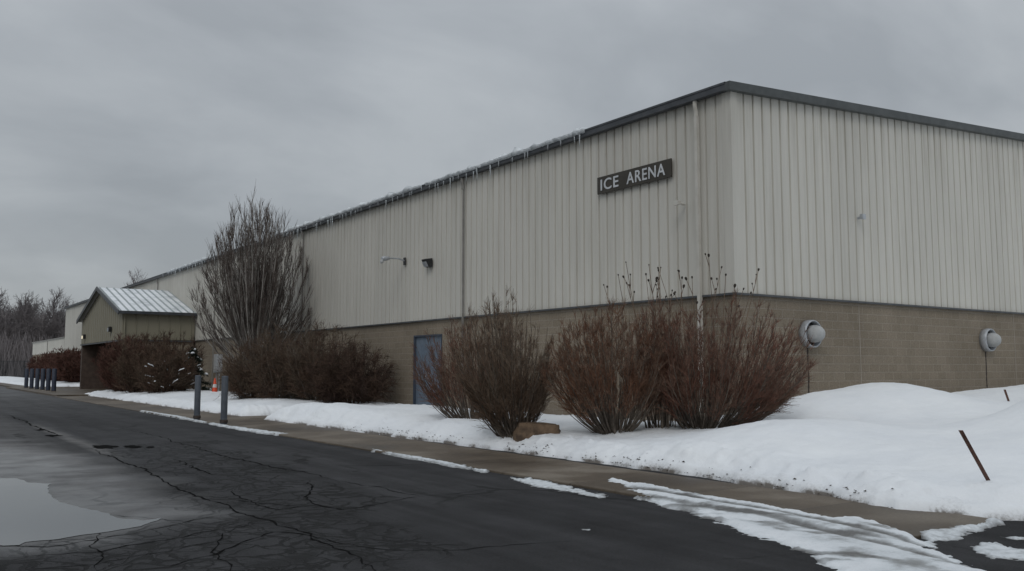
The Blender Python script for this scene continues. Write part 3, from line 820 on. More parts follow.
# ------------------------------------------------------------------ wall lights, vents
fl = thing('arm_light', 'slim grey light on a bracket arm on the long cream wall', 'light', (A-.04, 27.55, 5.22))
m = MB(); m.tube([(0,0,0),(-.25,0,.07),(-.62,.0,.06)], .028, 8); m.build('arm', M['galv'], fl)
m = MB(); m.box(-.03,.0,-.07,.07,-.14,.12); m.build('bracket', M['black'], fl)
m = MB(); m.lathe([(0,-.02),(.05,.0),(.075,.1),(.085,.24),(.06,.30),(0,.31)], (-.60,0,.06), (-1,0,-.15), 14); hd = m.build('lamp_head', M['galv'], fl, smooth=True)
m = MB(); m.lathe([(0,0),(.055,.02),(.065,.10),(.03,.15),(0,.155)], (-.86,0,.0), (-.4,0,-1), 12); m.build('lens', M['white_dome'], hd, smooth=True)
wp = thing('wall_light', 'small dark boxy wall light right of the arm light', 'light', (A-.04, 25.78, 4.97))
m = MB(); n = 0
m.v += [(0,-.17,-.14),(0,.17,-.14),(0,.17,.16),(0,-.17,.16),(-.13,-.15,-.12),(-.13,.15,-.12),(-.26,.15,.12),(-.26,-.15,.12)]
m.f += [(0,3,2,1),(4,5,6,7),(0,1,5,4),(1,2,6,5),(2,3,7,6),(3,0,4,7)]
m.build('housing', M['black'], wp, bevel=.015)
m = MB(); m.v += [(-.135,-.12,-.12),(-.135,.12,-.12),(-.22,.12,.04),(-.22,-.12,.04),(-.16,-.12,-.13),(-.16,.12,-.13),(-.245,.12,.03),(-.245,-.12,.03)]
m.f += [(0,3,2,1),(4,5,6,7),(0,1,5,4),(1,2,6,5),(2,3,7,6),(3,0,4,7)]; m.build('glass', M['galv'], wp)

def vent(x, label):
    t = thing('exhaust_vent', label, 'vent', (x, B+.04, 2.27), 'round vents on the block end wall')
    m = MB(); m.lathe([(.30,0),(.335,-.0),(.345,.10),(.335,.20),(.315,.215),(.30,.20),(.29,.06)], (0,0,0), (0,-1,0), 32); m.build('ring', M['galv'], t, smooth=True)
    m = MB(); m.lathe([(.30,.05),(0,.05)], (0,0,0), (0,-1,0), 32); m.build('back_plate', M['black'], t)
    m = MB(); m.lathe([(.205,.12),(.215,.16),(.21,.25),(.185,.34),(.13,.405),(.06,.435),(0,.44)], (.03,0,0), (0,-1,0), 28); m.build('dome_hood', M['white_dome'], t, smooth=True)
    for a in (.6, 2.2, 3.8, 5.3):
        m = MB(); m.tube([(.03+.22*math.cos(a),-.15,.22*math.sin(a)),(.30*math.cos(a),-.05,.30*math.sin(a))], .012, 5)
        m.build('strut', M['galv'], t)
    t.scale = (.93,.93,.93)
    return t
vent(17.15, 'round domed metal vent on the block wall beside the rightmost bush')
vent(24.95, 'round domed metal vent on the block wall at the photo right edge')

# ------------------------------------------------------------------ entrance porch
CX = 10.7; CY0, CY1 = 53.4, 66.2; CM = (CY0+CY1)/2; EZ = 4.62; RZ = 6.42
porch = thing('entrance_porch', 'gabled tan entrance porch with snowy ribbed roof beside the arena', 'building', (CX, CM, 0))
def PP(mb, name, mt, parent=porch, **k):
    mb.v = [(x-CX, y-CM, z) for x, y, z in mb.v]; return mb.build(name, mt, parent, **k)
def gz(y): return EZ+(RZ-EZ)*(1-abs(y-CM)/((CY1-CY0)/2))
m = MB(); pr = ribs(CY0, CY1, .6, .03)
for (s0, o0), (s1, o1) in zip(pr, pr[1:]):
    m.quad((CX-o0,s0,ZB),(CX-o0,s0,gz(s0)-.05),(CX-o1,s1,gz(s1)-.05),(CX-o1,s1,ZB))
PP(m, 'gable_siding', M['tan_siding'])
m = MB(); pr = ribs(CX, A-.05, .6, .045)
for (s0, o0), (s1, o1) in zip(pr, pr[1:]):
    m.quad((s0,CY0-o0,ZB),(s1,CY0-o1,ZB),(s1,CY0-o1,EZ),(s0,CY0-o0,EZ))
PP(m, 'side_siding', M['tan_siding']); m = MB()
m.quad((CX,CY1,ZB),(CX,CY1,EZ),(A,CY1,EZ),(A,CY1,ZB))
PP(m, 'side_siding', M['tan_siding'])
m = MB(); m.box(CX+.02, A-.06, CY0+.02, CY1-.02, ZB-.02, ZB+.04); PP(m, 'soffit', M['recess_shade'])
m = MB(); m.box(CX-.05, CX+.05, CY0-.05, CY1+.02, ZB-.10, ZB-.021); m.box(CX+.051, A-.06, CY0-.05, CY0+.05, ZB-.10, ZB-.021); PP(m, 'base_trim', M['trim'])
m = MB(); m.box(CX+.6, A-.06, CY0+.06, CY0+.26, .1, ZB-.11); m.box(CX+1.2, CX+1.5, CY0+.27, CY0+5.4, .1, ZB-.11); PP(m, 'block_wall', M['block_x'])
m = MB(); m.box(CX+.02, CX+.16, CY1-.18, CY1-.02, .1, ZB-.11); PP(m, 'column', M['bark'])
m = MB(); m.box(CX+.02, CX+.30, CY0+.02, CY0+.055, .1, ZB-.11); PP(m, 'column', M['block_y'])
m = MB(); m.box(CX+1.55, CX+1.65, CY0+.3, CY1-.43, .1, ZB-.021); PP(m, 'inner_wall', M['recess_shade'])  # dark sheet, the shade inside the porch is in its colour
m = MB(); m.box(CX+.02, A-.06, CY1-.42, CY1-.20, .1, ZB-.021); PP(m, 'block_wall', noisy('shaded_brown_block', (.07,.05,.04), (.11,.08,.065), 3, .9))  # brown block darkened, recess shade painted into its tone
m = MB()
for yy in (56.5, 58.0, 60.5, 62.0): m.box(CX+1.51, CX+1.548, yy, yy+1.2, .15, 2.4)
PP(m, 'glass_doors', noisy('dark_glass', (.01,.012,.014), (.02,.022,.025), 1, .15))
# ribbed roof, thin snow on it
def slab(mt, y_e, y_r, name, thick=.05, overlap=.25):
    m = MB(); pr = ribs(CX-overlap, A+.0, .41, .05)
    dirn = 1 if y_r > y_e else -1
    ye = y_e-dirn*.25; ze = EZ-.02
    for (s0, o0), (s1, o1) in zip(pr, pr[1:]):
        a, b, c, d_ = (s0,ye,ze+o0+.05),(s1,ye,ze+o1+.05),(s1,y_r,RZ+o1+.05),(s0,y_r,RZ+o0+.05)
        m.quad(*( (a,b,c,d_) if dirn > 0 else (d_,c,b,a)))
        m.quad((s0,ye,ze),(s1,ye,ze),(s1,ye,ze+o1+.05),(s0,ye,ze+o0+.05))
    m.quad((CX-overlap,ye,ze),(A,ye,ze),(A,y_r,RZ),(CX-overlap,y_r,RZ))
    return PP(m, name, mt)
def roof_snow_mat():
    m, nt, b = mat('snow_dusted_roof')
    tcn = nt.nodes.new('ShaderNodeTexCoord'); sp = N(nt, 'ShaderNodeSeparateXYZ'); nt.links.new(tcn.outputs['Object'], sp.inputs[0])
    n_ = N(nt, 'ShaderNodeTexNoise', i={'Scale': 1.2, 'Detail': 5}); nt.links.new(tcn.outputs['Object'], n_.inputs[0])
    r_ = ramp(nt, [(.32, (.55,.58,.60)), (.48, (.76,.79,.82)), (.7, (.86,.88,.90))], n_.outputs[0])
    fr = math_(nt, 'FRACT', math_(nt, 'DIVIDE', math_(nt, 'ADD', sp.outputs[0], .25-.12+41+.07), .41))
    j = ramp(nt, [(.0,(1,)*3),(.26,(.9,)*3),(.36,(0,)*3)], fr)
    c = mix(nt, math_(nt, 'MULTIPLY', j.outputs[0], .75), r_.outputs[0], (.20,.24,.24))
    nt.links.new(c, b.inputs['Base Color']); b.inputs['Roughness'].default_value = .6
    return m
rs_m = roof_snow_mat()
slab(rs_m, CY0, CM, 'roof'); slab(rs_m, CY1, CM, 'roof')
m = MB()
for sgn, ye in ((-1, CY0-.25), (1, CY1+.25)):
    a = (CX-.32, ye, EZ-.14); b = (CX-.32, CM, RZ-.14); n = len(m.v)
    m.v += [a, b, (b[0],b[1],b[2]+.24), (a[0],a[1],a[2]+.24), (CX-.255,a[1],a[2]), (CX-.255,b[1],b[2]), (CX-.255,b[1],b[2]+.24), (CX-.255,a[1],a[2]+.24)]
    m.f += [(n,n+1,n+2,n+3),(n+4,n+7,n+6,n+5),(n,n+4,n+5,n+1),(n+3,n+2,n+6,n+7),(n,n+3,n+7,n+4)]
PP(m, 'rake_trim', M['trim'])
m = MB(); m.box(CX-.32, A-.05, CY0-.40, CY0-.255, EZ-.10, EZ+.06); PP(m, 'gutter', M['gutter'])
m = MB(); m.tube([(CX+.1,CY0-.3,EZ-.08),(CX+.1,CY0-.09,EZ-.3),(CX+.1,CY0-.09,.3)], .035, 6); PP(m, 'downspout', M['tan_siding'])
def small_lamp(y, z, lit):
    t = thing('porch_light', 'lit small lamp near the far corner of the porch gable' if lit else 'unlit small dark lamp near the near corner of the porch gable', 'light', (CX-.03, y, z), None)
    m = MB(); m.box(-.16,0,-.14,.14,-.14,.16); m.build('housing', M['black'], t, bevel=.02)
    mt = M['galv']
    if lit:
        mt, ntl, bl = mat('lamp_glow'); bl.inputs['Base Color'].default_value = (.8,.75,.6,1)
        bl.inputs['Emission Color'].default_value = (1,.88,.62,1); bl.inputs['Emission Strength'].default_value = .45
    m = MB(); m.box(-.21,-.162,-.10,.10,-.13,.07); m.build('glass', mt, t)
small_lamp(64.6, 3.55, True); small_lamp(56.3, 3.75, False)

# ------------------------------------------------------------------ bollards
def bollard(h, r, mt, caplabel=False):
    t = thing('bollard', '', 'bollard')
    m = MB(); m.lathe([(r,-.1),(r,h-.02),(r*.93,h),(0,h+.006)], (0,0,0), (0,0,1), 20); m.build('post', mt, t, smooth=True)
    m = MB(); m.lathe([(r+.02,-.05),(r+.02,.02),(r+.004,.035)], (0,0,0), (0,0,1), 20); m.build('base_collar', M['stain'], t, smooth=True)
    return t
b0 = bollard(1.17, .085, M['bollard']); b0.location = (7.33, 23.72, .12); b0['label'] = 'tall slate-blue steel bollard at the kerb, nearer one of the lone pair'; b0['group'] = 'lone pair of kerb bollards'
b1 = copy_tree(b0); b1.location = (7.33, 26.2, .12); b1['label'] = 'tall slate-blue steel bollard at the kerb, farther one left of its pair'
b2 = bollard(1.36, .13, M['bollard_far'])
ys = (60.3, 62.4, 64.6, 66.9, 69.4, 72.0)
txt = ['first and nearest of the dark bollards in the row before the porch', 'second nearest bollard of the dark row before the porch', 'third nearest bollard of the dark row before the porch',
       'fourth nearest bollard of the dark row before the porch', 'fifth bollard, last but one of the dark row before the porch', 'farthest bollard of the dark row before the porch']
for i, (yy, tx) in enumerate(zip(ys, txt)):
    o = b2 if i == 0 else copy_tree(b2)
    o.location = (8.35-.03*i, yy, .10); o['label'] = tx; o['group'] = 'row of dark bollards before the porch'

# ------------------------------------------------------------------ cone, stakes, rock, cabinet
cz = snow_z(13.2, 44.6)
cone = thing('traffic_cone', 'orange traffic cone with white band on snow behind the bollards', 'cone', (12.55, 42.1, cz-.02))
cone.scale = (.95, .95, .95)
org = noisy('cone_orange', (.62,.07,.025), (.75,.10,.035), 6, .5)
m = MB(); m.box(-.18,.18,-.18,.18,0,.035); m.build('base', org, cone, bevel=.01)
m = MB(); m.lathe([(.135,.035),(.04,.70),(.025,.71),(0,.71)], (0,0,0), (0,0,1), 20); m.build('body', org, cone, smooth=True)
m = MB(); m.lathe([(.107,.26),(.083,.42)], (0,0,0), (0,0,1), 20); m.build('band', noisy('white_band', (.6,.6,.6), (.7,.7,.7), 5, .5), cone, smooth=True)

def stake(base, top, w_, label, mt):
    t = thing('stake', label, 'stake', base)
    d_ = Vector(top)-Vector(base)
    m = MB(); s = Vector((.57,-.82,0)).normalized()*w_; u = d_.cross(s).normalized()*(w_*.45)
    for q in (Vector((0,0,0))-d_.normalized()*.3, d_): 
        pass
    a = -d_.normalized()*.3; n = 0
    for c in (a, d_):
        for p in (c-s-u*.4, c+s-u*.4, c+s+u*.4, c-s+u*.4): m.v.append(tuple(p))
    # U-channel lips
    m.f += [(0,1,2,3),(7,6,5,4),(0,4,5,1),(1,5,6,2),(2,6,7,3),(3,7,4,0)]
    m.build('post', mt, t, bevel=.003)
    m = MB()
    for k in range(1, 9):
        c = d_*(k/9.5); m.tube([tuple(c+u*.45), tuple(c+u*.62)], .006, 6)
    m.build('bolt_hole', M['black'], t)
zb = snow_z(10.08, 5.2)
zb = snow_z(9.55, 4.97)
stake((9.75, 5.05, snow_z(9.75,5.05)-.01), (9.2, 5.03, snow_z(9.75,5.05)+.55), .022, 'rusty brown metal stake leaning left out of the snow bank', M['rust'])
zb = snow_z(15.25, 7.5)
stake((19.1, 9.4, snow_z(19.1,9.4)), (19.0, 9.42, snow_z(19.1,9.4)+.24), .022, 'short rusty stake tip poking from the snow crest at the photo right edge', M['rust'])

# rock beside the tan bush
rk = MB(); rnd = random.Random(4)
bm = bmesh.new(); bmesh.ops.create_cube(bm, size=1)
bmesh.ops.subdivide_edges(bm, edges=bm.edges, cuts=5, use_grid_fill=True)
for v in bm.verts:
    c = v.co.copy(); s = .86+.14*(1-max(abs(c.x),abs(c.z),abs(c.y))*0)
    rr = c.length; c = c.lerp(c.normalized()*.56, .38)
    n_ = fbm(c.x*2+4, c.y*2, 1.3, 3, c.z*2)
    c *= 1+.22*n_
    v.co = Vector((c.x*.84*(1-.12*c.z), c.y*.5, c.z*.34*(1-.35*c.x)))
me = bpy.data.meshes.new('rock'); bm.to_mesh(me); bm.free(); me.materials.append(M['rock'])
o = bpy.data.objects.new('rock', me); COL.objects.link(o)
o.location = (9.95, 13.45, snow_z(9.95, 13.45)+.03); o.rotation_euler = (0, .0, -R(30)); tag(o, 'blocky tan-brown rock in the snow at the foot of the tallest bush', 'rock')

# grey utility cabinet seen between tree and porch hedge
ub = thing('utility_box', 'small pale grey utility cabinet on posts behind the traffic cone', 'utility box', (13.9, 46.2, .4))
m = MB(); m.box(-.14,.14,-.30,.30,.86,1.80); m.build('casing', M['galv'], ub, bevel=.02)
m = MB(); m.box(-.155,-.141,-.25,.25,.92,1.74); m.build('door', M['white_dome'], ub)
for s in (-.22, .22):
    m = MB(); m.box(-.03,.03,s-.03,s+.03,-.3,.86); m.build('leg', M['galv'], ub)

# ------------------------------------------------------------------ twiggy plants
UP = Vector((0,0,1))
def rdir(rnd, d, ang):
    ref = UP if abs(d.z) < .9 else Vector((1,0,0))
    u = d.cross(ref).normalized(); w_ = d.cross(u); a = rnd.uniform(0, 6.283)
    return (d*math.cos(ang)+(u*math.cos(a)+w_*math.sin(a))*math.sin(ang)).normalized()
def limb(mb, rnd, p, d, L, r, segs=4, wob=.10, up=.0, tip=.35, sides=3):
    pts = [p]; rad = [r]; dirs = [d]
    for i in range(segs):
        d = (d+Vector((rnd.uniform(-1,1), rnd.uniform(-1,1), rnd.uniform(-1,1)))*wob+UP*up).normalized()
        p = p+d*(L/segs); pts.append(p); rad.append(r*(1-(1-tip)*(i+1)/segs)); dirs.append(d)
    mb.tube(pts, rad, sides, cap=False)
    return pts, dirs
def along(pts, dirs, t):
    f = t*(len(pts)-1); i = min(int(f), len(pts)-2); return pts[i].lerp(pts[i+1], f-i), dirs[i+1]

def bush(seed, h, th_max, n, base_r=.22, k1=8, k2=5, r0=.012, lean=(0,0), droop=0.0, az=None, stiff=.05, l1=.42, rt=.0042, start=.16, squash=.18, up=.02, stretch=(1,1), ang=1.0, Lr=(.72,1.06)):
    rnd = random.Random(seed); st = MB(); tw = MB()
    for i in range(n):
        a = rnd.uniform(0, 6.283); t = math.sqrt(rnd.random())
        th = th_max*t*rnd.uniform(.85, 1.1)
        br = base_r*rnd.uniform(.2, 1)*max(.25, t)
        p = Vector((br*math.cos(a)*stretch[0], br*math.sin(a)*stretch[1], -.12))
        d = Vector((math.sin(th)*math.cos(a)*stretch[0]+lean[0]*t, math.sin(th)*math.sin(a)*stretch[1]+lean[1]*t, math.cos(th))).normalized()
        L = h*(1-squash*t*t)*rnd.uniform(*Lr)
        pts, dirs = limb(st, rnd, p, d, L, r0*rnd.uniform(.7,1.25), 6, stiff, up-droop*t, .28, 4)
        for j in range(k1):
            u = rnd.uniform(start, .97)
            q, dd = along(pts, dirs, u)
            d1 = rdir(rnd, dd, R(rnd.uniform(14, 40)*ang))
            L1 = h*l1*(1.12-u)*rnd.uniform(.6, 1.15)
            p1, e1 = limb(tw, rnd, q, d1, L1, rt*1.5, 4, stiff*1.6, up+.04-droop*.6, .4, 3)
            for k in range(k2):
                q2, dd2 = along(p1, e1, rnd.uniform(.12, .98))
                limb(tw, rnd, q2, rdir(rnd, dd2, R(rnd.uniform(15, 42)*ang)), h*.17*rnd.uniform(.5, 1.2), rt, 3, stiff*1.6, up+.02-droop*.5, .45, 3)
    return st, tw
def reach(mb, rnd, p0, tgt, r, segs=7, hx=.62, hz=.36, wob=.03, tip=.3, sides=4):
    """a limb that leaves outwards and bends up to end at tgt"""
    p0 = Vector(p0); tgt = Vector(tgt); v = tgt-p0
    c = p0+Vector((v.x*hx, v.y*hx, v.z*hz)); pts = []; rad = []; L = v.length
    off = Vector((0,0,0))
    for i in range(segs+1):
        t = i/segs
        off = off*.7+Vector((rnd.uniform(-1,1), rnd.uniform(-1,1), rnd.uniform(-.5,.5)))*wob*L*.45
        q = p0*(1-t)**2+c*2*t*(1-t)+tgt*t*t+off*min(1, 2.5*t)*.8
        pts.append(q); rad.append(r*(1-(1-tip)*t))
    mb.tube(pts, rad, sides, cap=False)
    dirs = [(pts[min(i+1, segs)]-pts[max(i-1, 0)]).normalized() for i in range(segs+1)]
    return pts, dirs
def dome(seed, w, h, n, w2=None, base_r=.2, shift=(0,0), k1=8, k2=5, r0=.011, rt=.0032, wob=.03, l1=.42, l2=.22, ang=1.0, zlow=.28, hx=.62, hz=.36, ragged=.08, up=.03, start=.18, top=.0):
    rnd = random.Random(seed); st = MB(); tw = MB(); w2 = w2 or w
    zc = .60*h; rz = .40*h
    for i in range(n):
        a = rnd.uniform(0, 6.283)
        cz_ = rnd.uniform((zlow*h-zc)/rz, 1.0); cz_ = max(-1, cz_)
        if cz_ < -.999: cz_ = rnd.uniform(-.9, 1)
        rr = math.sqrt(max(0, 1-cz_*cz_*(1 if cz_ > 0 else .55)))
        f = rnd.uniform(.55, 1.0) if rnd.random() < .45 else rnd.uniform(.88, 1.0)
        f *= 1+ragged*rnd.uniform(-1, 1)
        tgt = Vector((shift[0]+w*.5*rr*math.cos(a)*f, shift[1]+w2*.5*rr*math.sin(a)*f, zc+rz*cz_*(f if cz_ < .3 else rnd.uniform(.82, 1.03)+top*rnd.random()**1.6)))
        br = base_r*rnd.uniform(.15, 1)*(.3+.7*rr)
        p0 = (br*math.cos(a), br*math.sin(a), -.12)
        pts, dirs = reach(st, rnd, p0, tgt, r0*rnd.uniform(.65, 1.25), 7, hx, hz, wob)
        for j in range(k1):
            u = start+(.99-start)*rnd.random()**.8
            q, dd = along(pts, dirs, u)
            p1, e1 = limb(tw, rnd, q, rdir(rnd, dd, R(rnd.uniform(10, 36)*ang)), l1*(1.22-u)*rnd.uniform(.6, 1.15), rt*1.5, 4, wob*2.4, up, .45, 3)
            for k in range(k2):
                q2, dd2 = along(p1, e1, rnd.uniform(.1, .98))
                limb(tw, rnd, q2, rdir(rnd, dd2, R(rnd.uniform(12, 40)*ang)), l2*rnd.uniform(.5, 1.2)*(.7 if u > .85 else 1), rt, 3, wob*2.4, up, .5, 3)
    return st, tw
def place_bush(name, label, x, y, sm, tm, grp=None, cat='bush', dz=-.03, **kw):
    t = thing(name, label, cat, (x, y, snow_z(x, y)+dz), grp)
    st, tw = dome(**kw)
    st.build('stems', sm, t); tw.build('twigs', tm, t)
    return t
BG = None
# five shrubs in front of the wall (camera is towards -X/-Y of them)
place_bush('winter_shrub', 'sparse red-brown bare bush in front of the blue door', 10.75, 17.0, M['stem'], M['red_twig'], seed=1, w=2.4, h=2.4, n=140, base_r=.36, k1=8, k2=5, shift=(-.12,.22), zlow=.24, start=.34, hx=.68)
place_bush('winter_shrub', 'tallest grey-tan bare bush directly left of the tan rock', 9.72, 13.85, M['stem'], M['tan_twig'], seed=2, w=2.0, h=2.45, n=185, base_r=.26, k1=8, k2=6, r0=.013, hx=.55, zlow=.26, top=.42, shift=(-.14,.18), start=.28)
place_bush('winter_shrub', 'wide vase-shaped russet bare bush right of the tan rock', 10.75, 12.2, M['stem'], M['red_twig2'], seed=3, w=2.35, h=2.4, n=190, base_r=.20, k1=8, k2=6, r0=.012, zlow=.24, hx=.70, shift=(-.06,.08), start=.42)
place_bush('winter_shrub', 'narrow upright red-brown bush squeezed between two wider ones', 11.55, 11.85, M['stem'], M['red_twig'], seed=4, w=1.15, h=2.4, n=85, base_r=.26, k1=8, k2=5, hx=.45, zlow=.40, start=.38)
place_bush('winter_shrub', 'widest dense red-brown bush fanning right at the building corner', 12.1, 11.25, M['stem'], M['red_twig'], seed=5, w=3.1, h=2.4, n=280, base_r=.40, k1=8, k2=6, r0=.012, hx=.68, shift=(.24,-.32), zlow=.15, start=.36)
# young volunteer twigs beside D
# tall dead perennials with dark seed heads behind
def dry_plant(x, y, n, seed, label, spread, hmin=2.6, hmax=3.35):
    rnd = random.Random(seed); t = thing('dry_stalks', label, 'plant', (x, y, snow_z(x, y)-.05), None)
    for i in range(n):
        st = MB()
        p = Vector((rnd.uniform(-.3,.3)*spread, rnd.uniform(-.3,.3)*spread, 0))
        d = Vector((rnd.uniform(-.26,.26)*spread, rnd.uniform(-.26,.26)*spread, 1)).normalized()
        pts, dirs = limb(st, rnd, p, d, rnd.uniform(hmin, hmax), .012, 7, .045, 0, .55, 4)
        heads = [(pts[-1], dirs[-1])]
        for j in range(rnd.choice((0,0,1,2))):
            q, dd = along(pts, dirs, rnd.uniform(.78, .95)); d1 = rdir(rnd, dd, R(28))
            p1, e1 = limb(st, rnd, q, d1, rnd.uniform(.14,.34), .009, 3, .08, .08, .6, 3); heads.append((p1[-1], e1[-1]))
        so_ = st.build('stalk', M['tan_twig'], t)
        for q, dd in heads:
            s = rnd.uniform(.35, .8); hd = MB()
            hd.lathe([(.0,-.03*s),(.022*s,-.01*s),(.034*s,.03*s),(.030*s,.065*s),(.0,.085*s)], q, dd, 7)
            hd.build('seed_head', M['seed'], so_)
dry_plant(12.9, 13.2, 15, 21, 'left clump of tall dead stalks with dark seed heads against the siding', 1.3)
dry_plant(13.6, 12.55, 11, 22, 'right clump of tall dead stalks with seed heads near the building corner', 1.1, 2.6, 3.4)

# hedge under the tree
hp = []
hs = [(11.2,32.6,'leftmost rounded brown bush of the group beneath the bare tree',31,2.6,2.3,M['hedge_twig'],.0),
      (11.75,30.9,'second rounded brown bush in the group beneath the tree',32,2.9,2.8,M['hedge_twig'],.0),
      (12.5,29.5,'third rounded brown bush in the group, middle of its mass',33,3.0,2.8,M['hedge_twig'],-.02),
      (13.05,28.1,'low dark drooping bush at the right end of the group',34,3.2,2.15,M['dark_twig'],-.10)]
for x, y, lb, sd, w_, h, tm, up_ in hs:
    place_bush('rounded_shrub', lb, x, y, M['dark_twig'] if up_ < -.05 else M['stem'], tm, 'rounded bushes beneath the tree', seed=sd, w=w_, h=h, n=150, base_r=.55, k1=9, k2=5, r0=.014, rt=.0062, wob=.07, l1=.55, l2=.3, ang=1.5, up=up_, zlow=.14, ragged=.12, start=.15)
# hedge before the porch side wall
hs = [(10.5,51.0,'dark maroon tall bush at the front corner of the porch',41,2.7,2.9,M['maroon']),
      (10.25,49.3,'maroon bush against the middle of the porch side',42,3.2,3.0,M['maroon']),
      (10.4,46.7,'brown bush in the porch hedge, third from the entrance',43,3.2,2.95,M['hedge_twig']),
      (10.75,43.7,'tan bush with snow caught in it at the hedge end near the cone',44,2.8,2.3,M['hedge_twig']),
      (12.1,47.6,'dark tall bush tucked behind the porch hedge near the wall',45,3.2,3.0,M['dark_twig'])]
for x, y, lb, sd, w_, h, tm in hs:
    place_bush('hedge_shrub', lb, x, y, M['dark_twig'], tm, 'hedge bushes beside the porch', seed=sd, w=w_, h=h, n=140, base_r=.7, k1=9, k2=5, r0=.017, rt=.009, wob=.06, l1=.6, l2=.34, ang=1.4, zlow=.10, ragged=.07, start=.12)
# evergreen with snow lumps
ev = thing('evergreen_shrub', 'dark evergreen shrub flecked with snow between hedge and tree', 'shrub', (12.2, 44.6, snow_z(12.2, 44.6)))
rnd = random.Random(61); st = MB(); fo = MB(); sn_ = []
for i in range(70):
    zz = rnd.uniform(.1, 2.2); a = rnd.uniform(0, 6.28); rr = (1.15-.42*zz)*rnd.uniform(.75, 1.05)
    q = Vector((math.cos(a)*rr, math.sin(a)*rr, zz-.25))
    pts, dirs = limb(st, rnd, Vector((0,0,zz)), (q-Vector((0,0,zz))).normalized(), rr, .012, 4, .08, -.02, .4, 3)
    for j in range(34):
        c, dd = along(pts, dirs, rnd.uniform(.35, 1)); e = rdir(rnd, dd, R(rnd.uniform(20, 75)))
        limb(fo, rnd, c, e, rnd.uniform(.1,.22), .017, 2, .1, 0, .3, 3)
    if rnd.random() < .5:
        c, _d = along(pts, dirs, rnd.uniform(.7, 1)); s = rnd.uniform(.05, .13); sn_.append(MB())
        sn_[-1].lathe([(0,-.02),(s,.0),(s*.8,.05),(s*.3,.08),(0,.085)], c+Vector((0,0,.02)), (rnd.uniform(-.3,.3),rnd.uniform(-.3,.3),1), 8)
st.build('branches', M['dark_twig'], ev); fo.build('foliage', M['needle'], ev); [q_.build('snow_lump', M['snow'], ev, smooth=True) for q_ in sn_]
# snow caught in the tan bush
rnd = random.Random(66)
host = [ob for ob in bpy.data.objects if ob.get('label','').startswith('tan bush with snow')][0]
for i in range(26):
    a = rnd.uniform(3.4, 6.2); rr = rnd.uniform(.6, 1.5); s_ = rnd.uniform(.010, .030)
    c = Vector((rr*math.cos(a), rr*math.sin(a), .25+rnd.uniform(0,1.15)))
    e = Vector((math.cos(a)*.7+rnd.uniform(-.3,.3), math.sin(a)*.7+rnd.uniform(-.3,.3), rnd.uniform(.1,.5))).normalized()*rnd.uniform(.06,.20)
    m = MB(); k = Vector((rnd.uniform(-.03,.03),rnd.uniform(-.03,.03),.02))
    m.tube([tuple(c-e), tuple(c-e*.4+k), tuple(c+e*.3), tuple(c+e*.8-k*.5), tuple(c+e)], [.006, s_, s_*.75, s_*.9, .006], 6)
    m.build('caught_snow', M['snow'], host, smooth=True)
# far red hedge along the wall beyond the porch
fp = None
fl_lab = ['nearest', 'second', 'third', 'farthest']
for i, yy in enumerate((77, 82, 87.5, 93.5)):
    if i == 0:
        fp = place_bush('far_hedge_shrub', '', 12.6, yy, M['dark_twig'], M['maroon'], 'red-brown hedge bushes beyond the porch', seed=71, w=4.2, h=2.7, n=130, base_r=1.0, k1=8, k2=5, r0=.03, rt=.022, wob=.06, l1=.8, l2=.45, ang=1.4, zlow=.06, start=.1)
        o = fp
    else:
        o = copy_tree(fp); o.location = (12.7, yy, snow_z(12.7, yy)-.05); o.rotation_euler = (0,0,i*1.9); o.scale = (1,1,(1,.95,1.02,.93)[i])
    o['label'] = '%s red-brown bush of the far hedge beyond the porch' % fl_lab[i]; o['group'] = 'red-brown hedge bushes beyond the porch'

# ------------------------------------------------------------------ the bare upright tree
def upright_tree():
    rnd = random.Random(90); tr = MB(); cr = MB(); tw = MB()
    pts, dirs = limb(tr, rnd, Vector((0,0,-.2)), Vector((.02,.02,1)).normalized(), 1.7, .19, 5, .03, .05, .8, 12)
    n = 150
    rp = [0, .35, .9, 1.5, 2.0, 2.4, 2.6]; zp = [8.9, 8.5, 7.75, 6.9, 6.05, 5.1, 4.1]
    for i in range(n):
        u = ((i+.5)/n)**.56; a = i*2.399+rnd.uniform(-.2,.2); rad_ = 2.6*u
        if rnd.random() < .22: rad_ *= rnd.uniform(.5, .95)
        z = float(np.interp(rad_, rp, zp))*rnd.uniform(.88, 1.0)
        if u > .85: z *= rnd.uniform(.72, 1.0)
        q, _ = along(pts, dirs, rnd.uniform(.35, 1.0))
        p1, e1 = reach(cr, rnd, q, (rad_*math.cos(a), rad_*math.sin(a), z), .046-.012*u, 9, .72, .40, .012, .16, 5)
        L = (Vector(p1[-1])-Vector(p1[0])).length
        for j in range(13):
            t = rnd.uniform(.18, .98); q1, d1 = along(p1, e1, t)
            p2, e2 = limb(cr if j % 3 == 0 else tw, rnd, q1, rdir(rnd, d1, R(rnd.uniform(8, 24))), (L*.20*(1.2-t)+.22)*rnd.uniform(.7,1.2), .013, 5, .035, .07, .45, 3)
            for k in range(6):
                q3, d3 = along(p2, e2, rnd.uniform(.1, .98))
                limb(tw, rnd, q3, rdir(rnd, d3, R(rnd.uniform(8, 26))), rnd.uniform(.22,.5), .0062, 3, .05, .07, .5, 3)
    return tr, cr, tw
tt = thing('bare_tree', 'bare upright vase-shaped tree against the long arena wall', 'tree', (12.45, 36.6, snow_z(12.45, 36.6)))
tr, cr, tw = upright_tree()
tr.build('trunk', M['bark'], tt, smooth=True); cr.build('limbs', M['bark_pale'], tt, smooth=True); tw.build('crown', M['crown_twig'], tt)

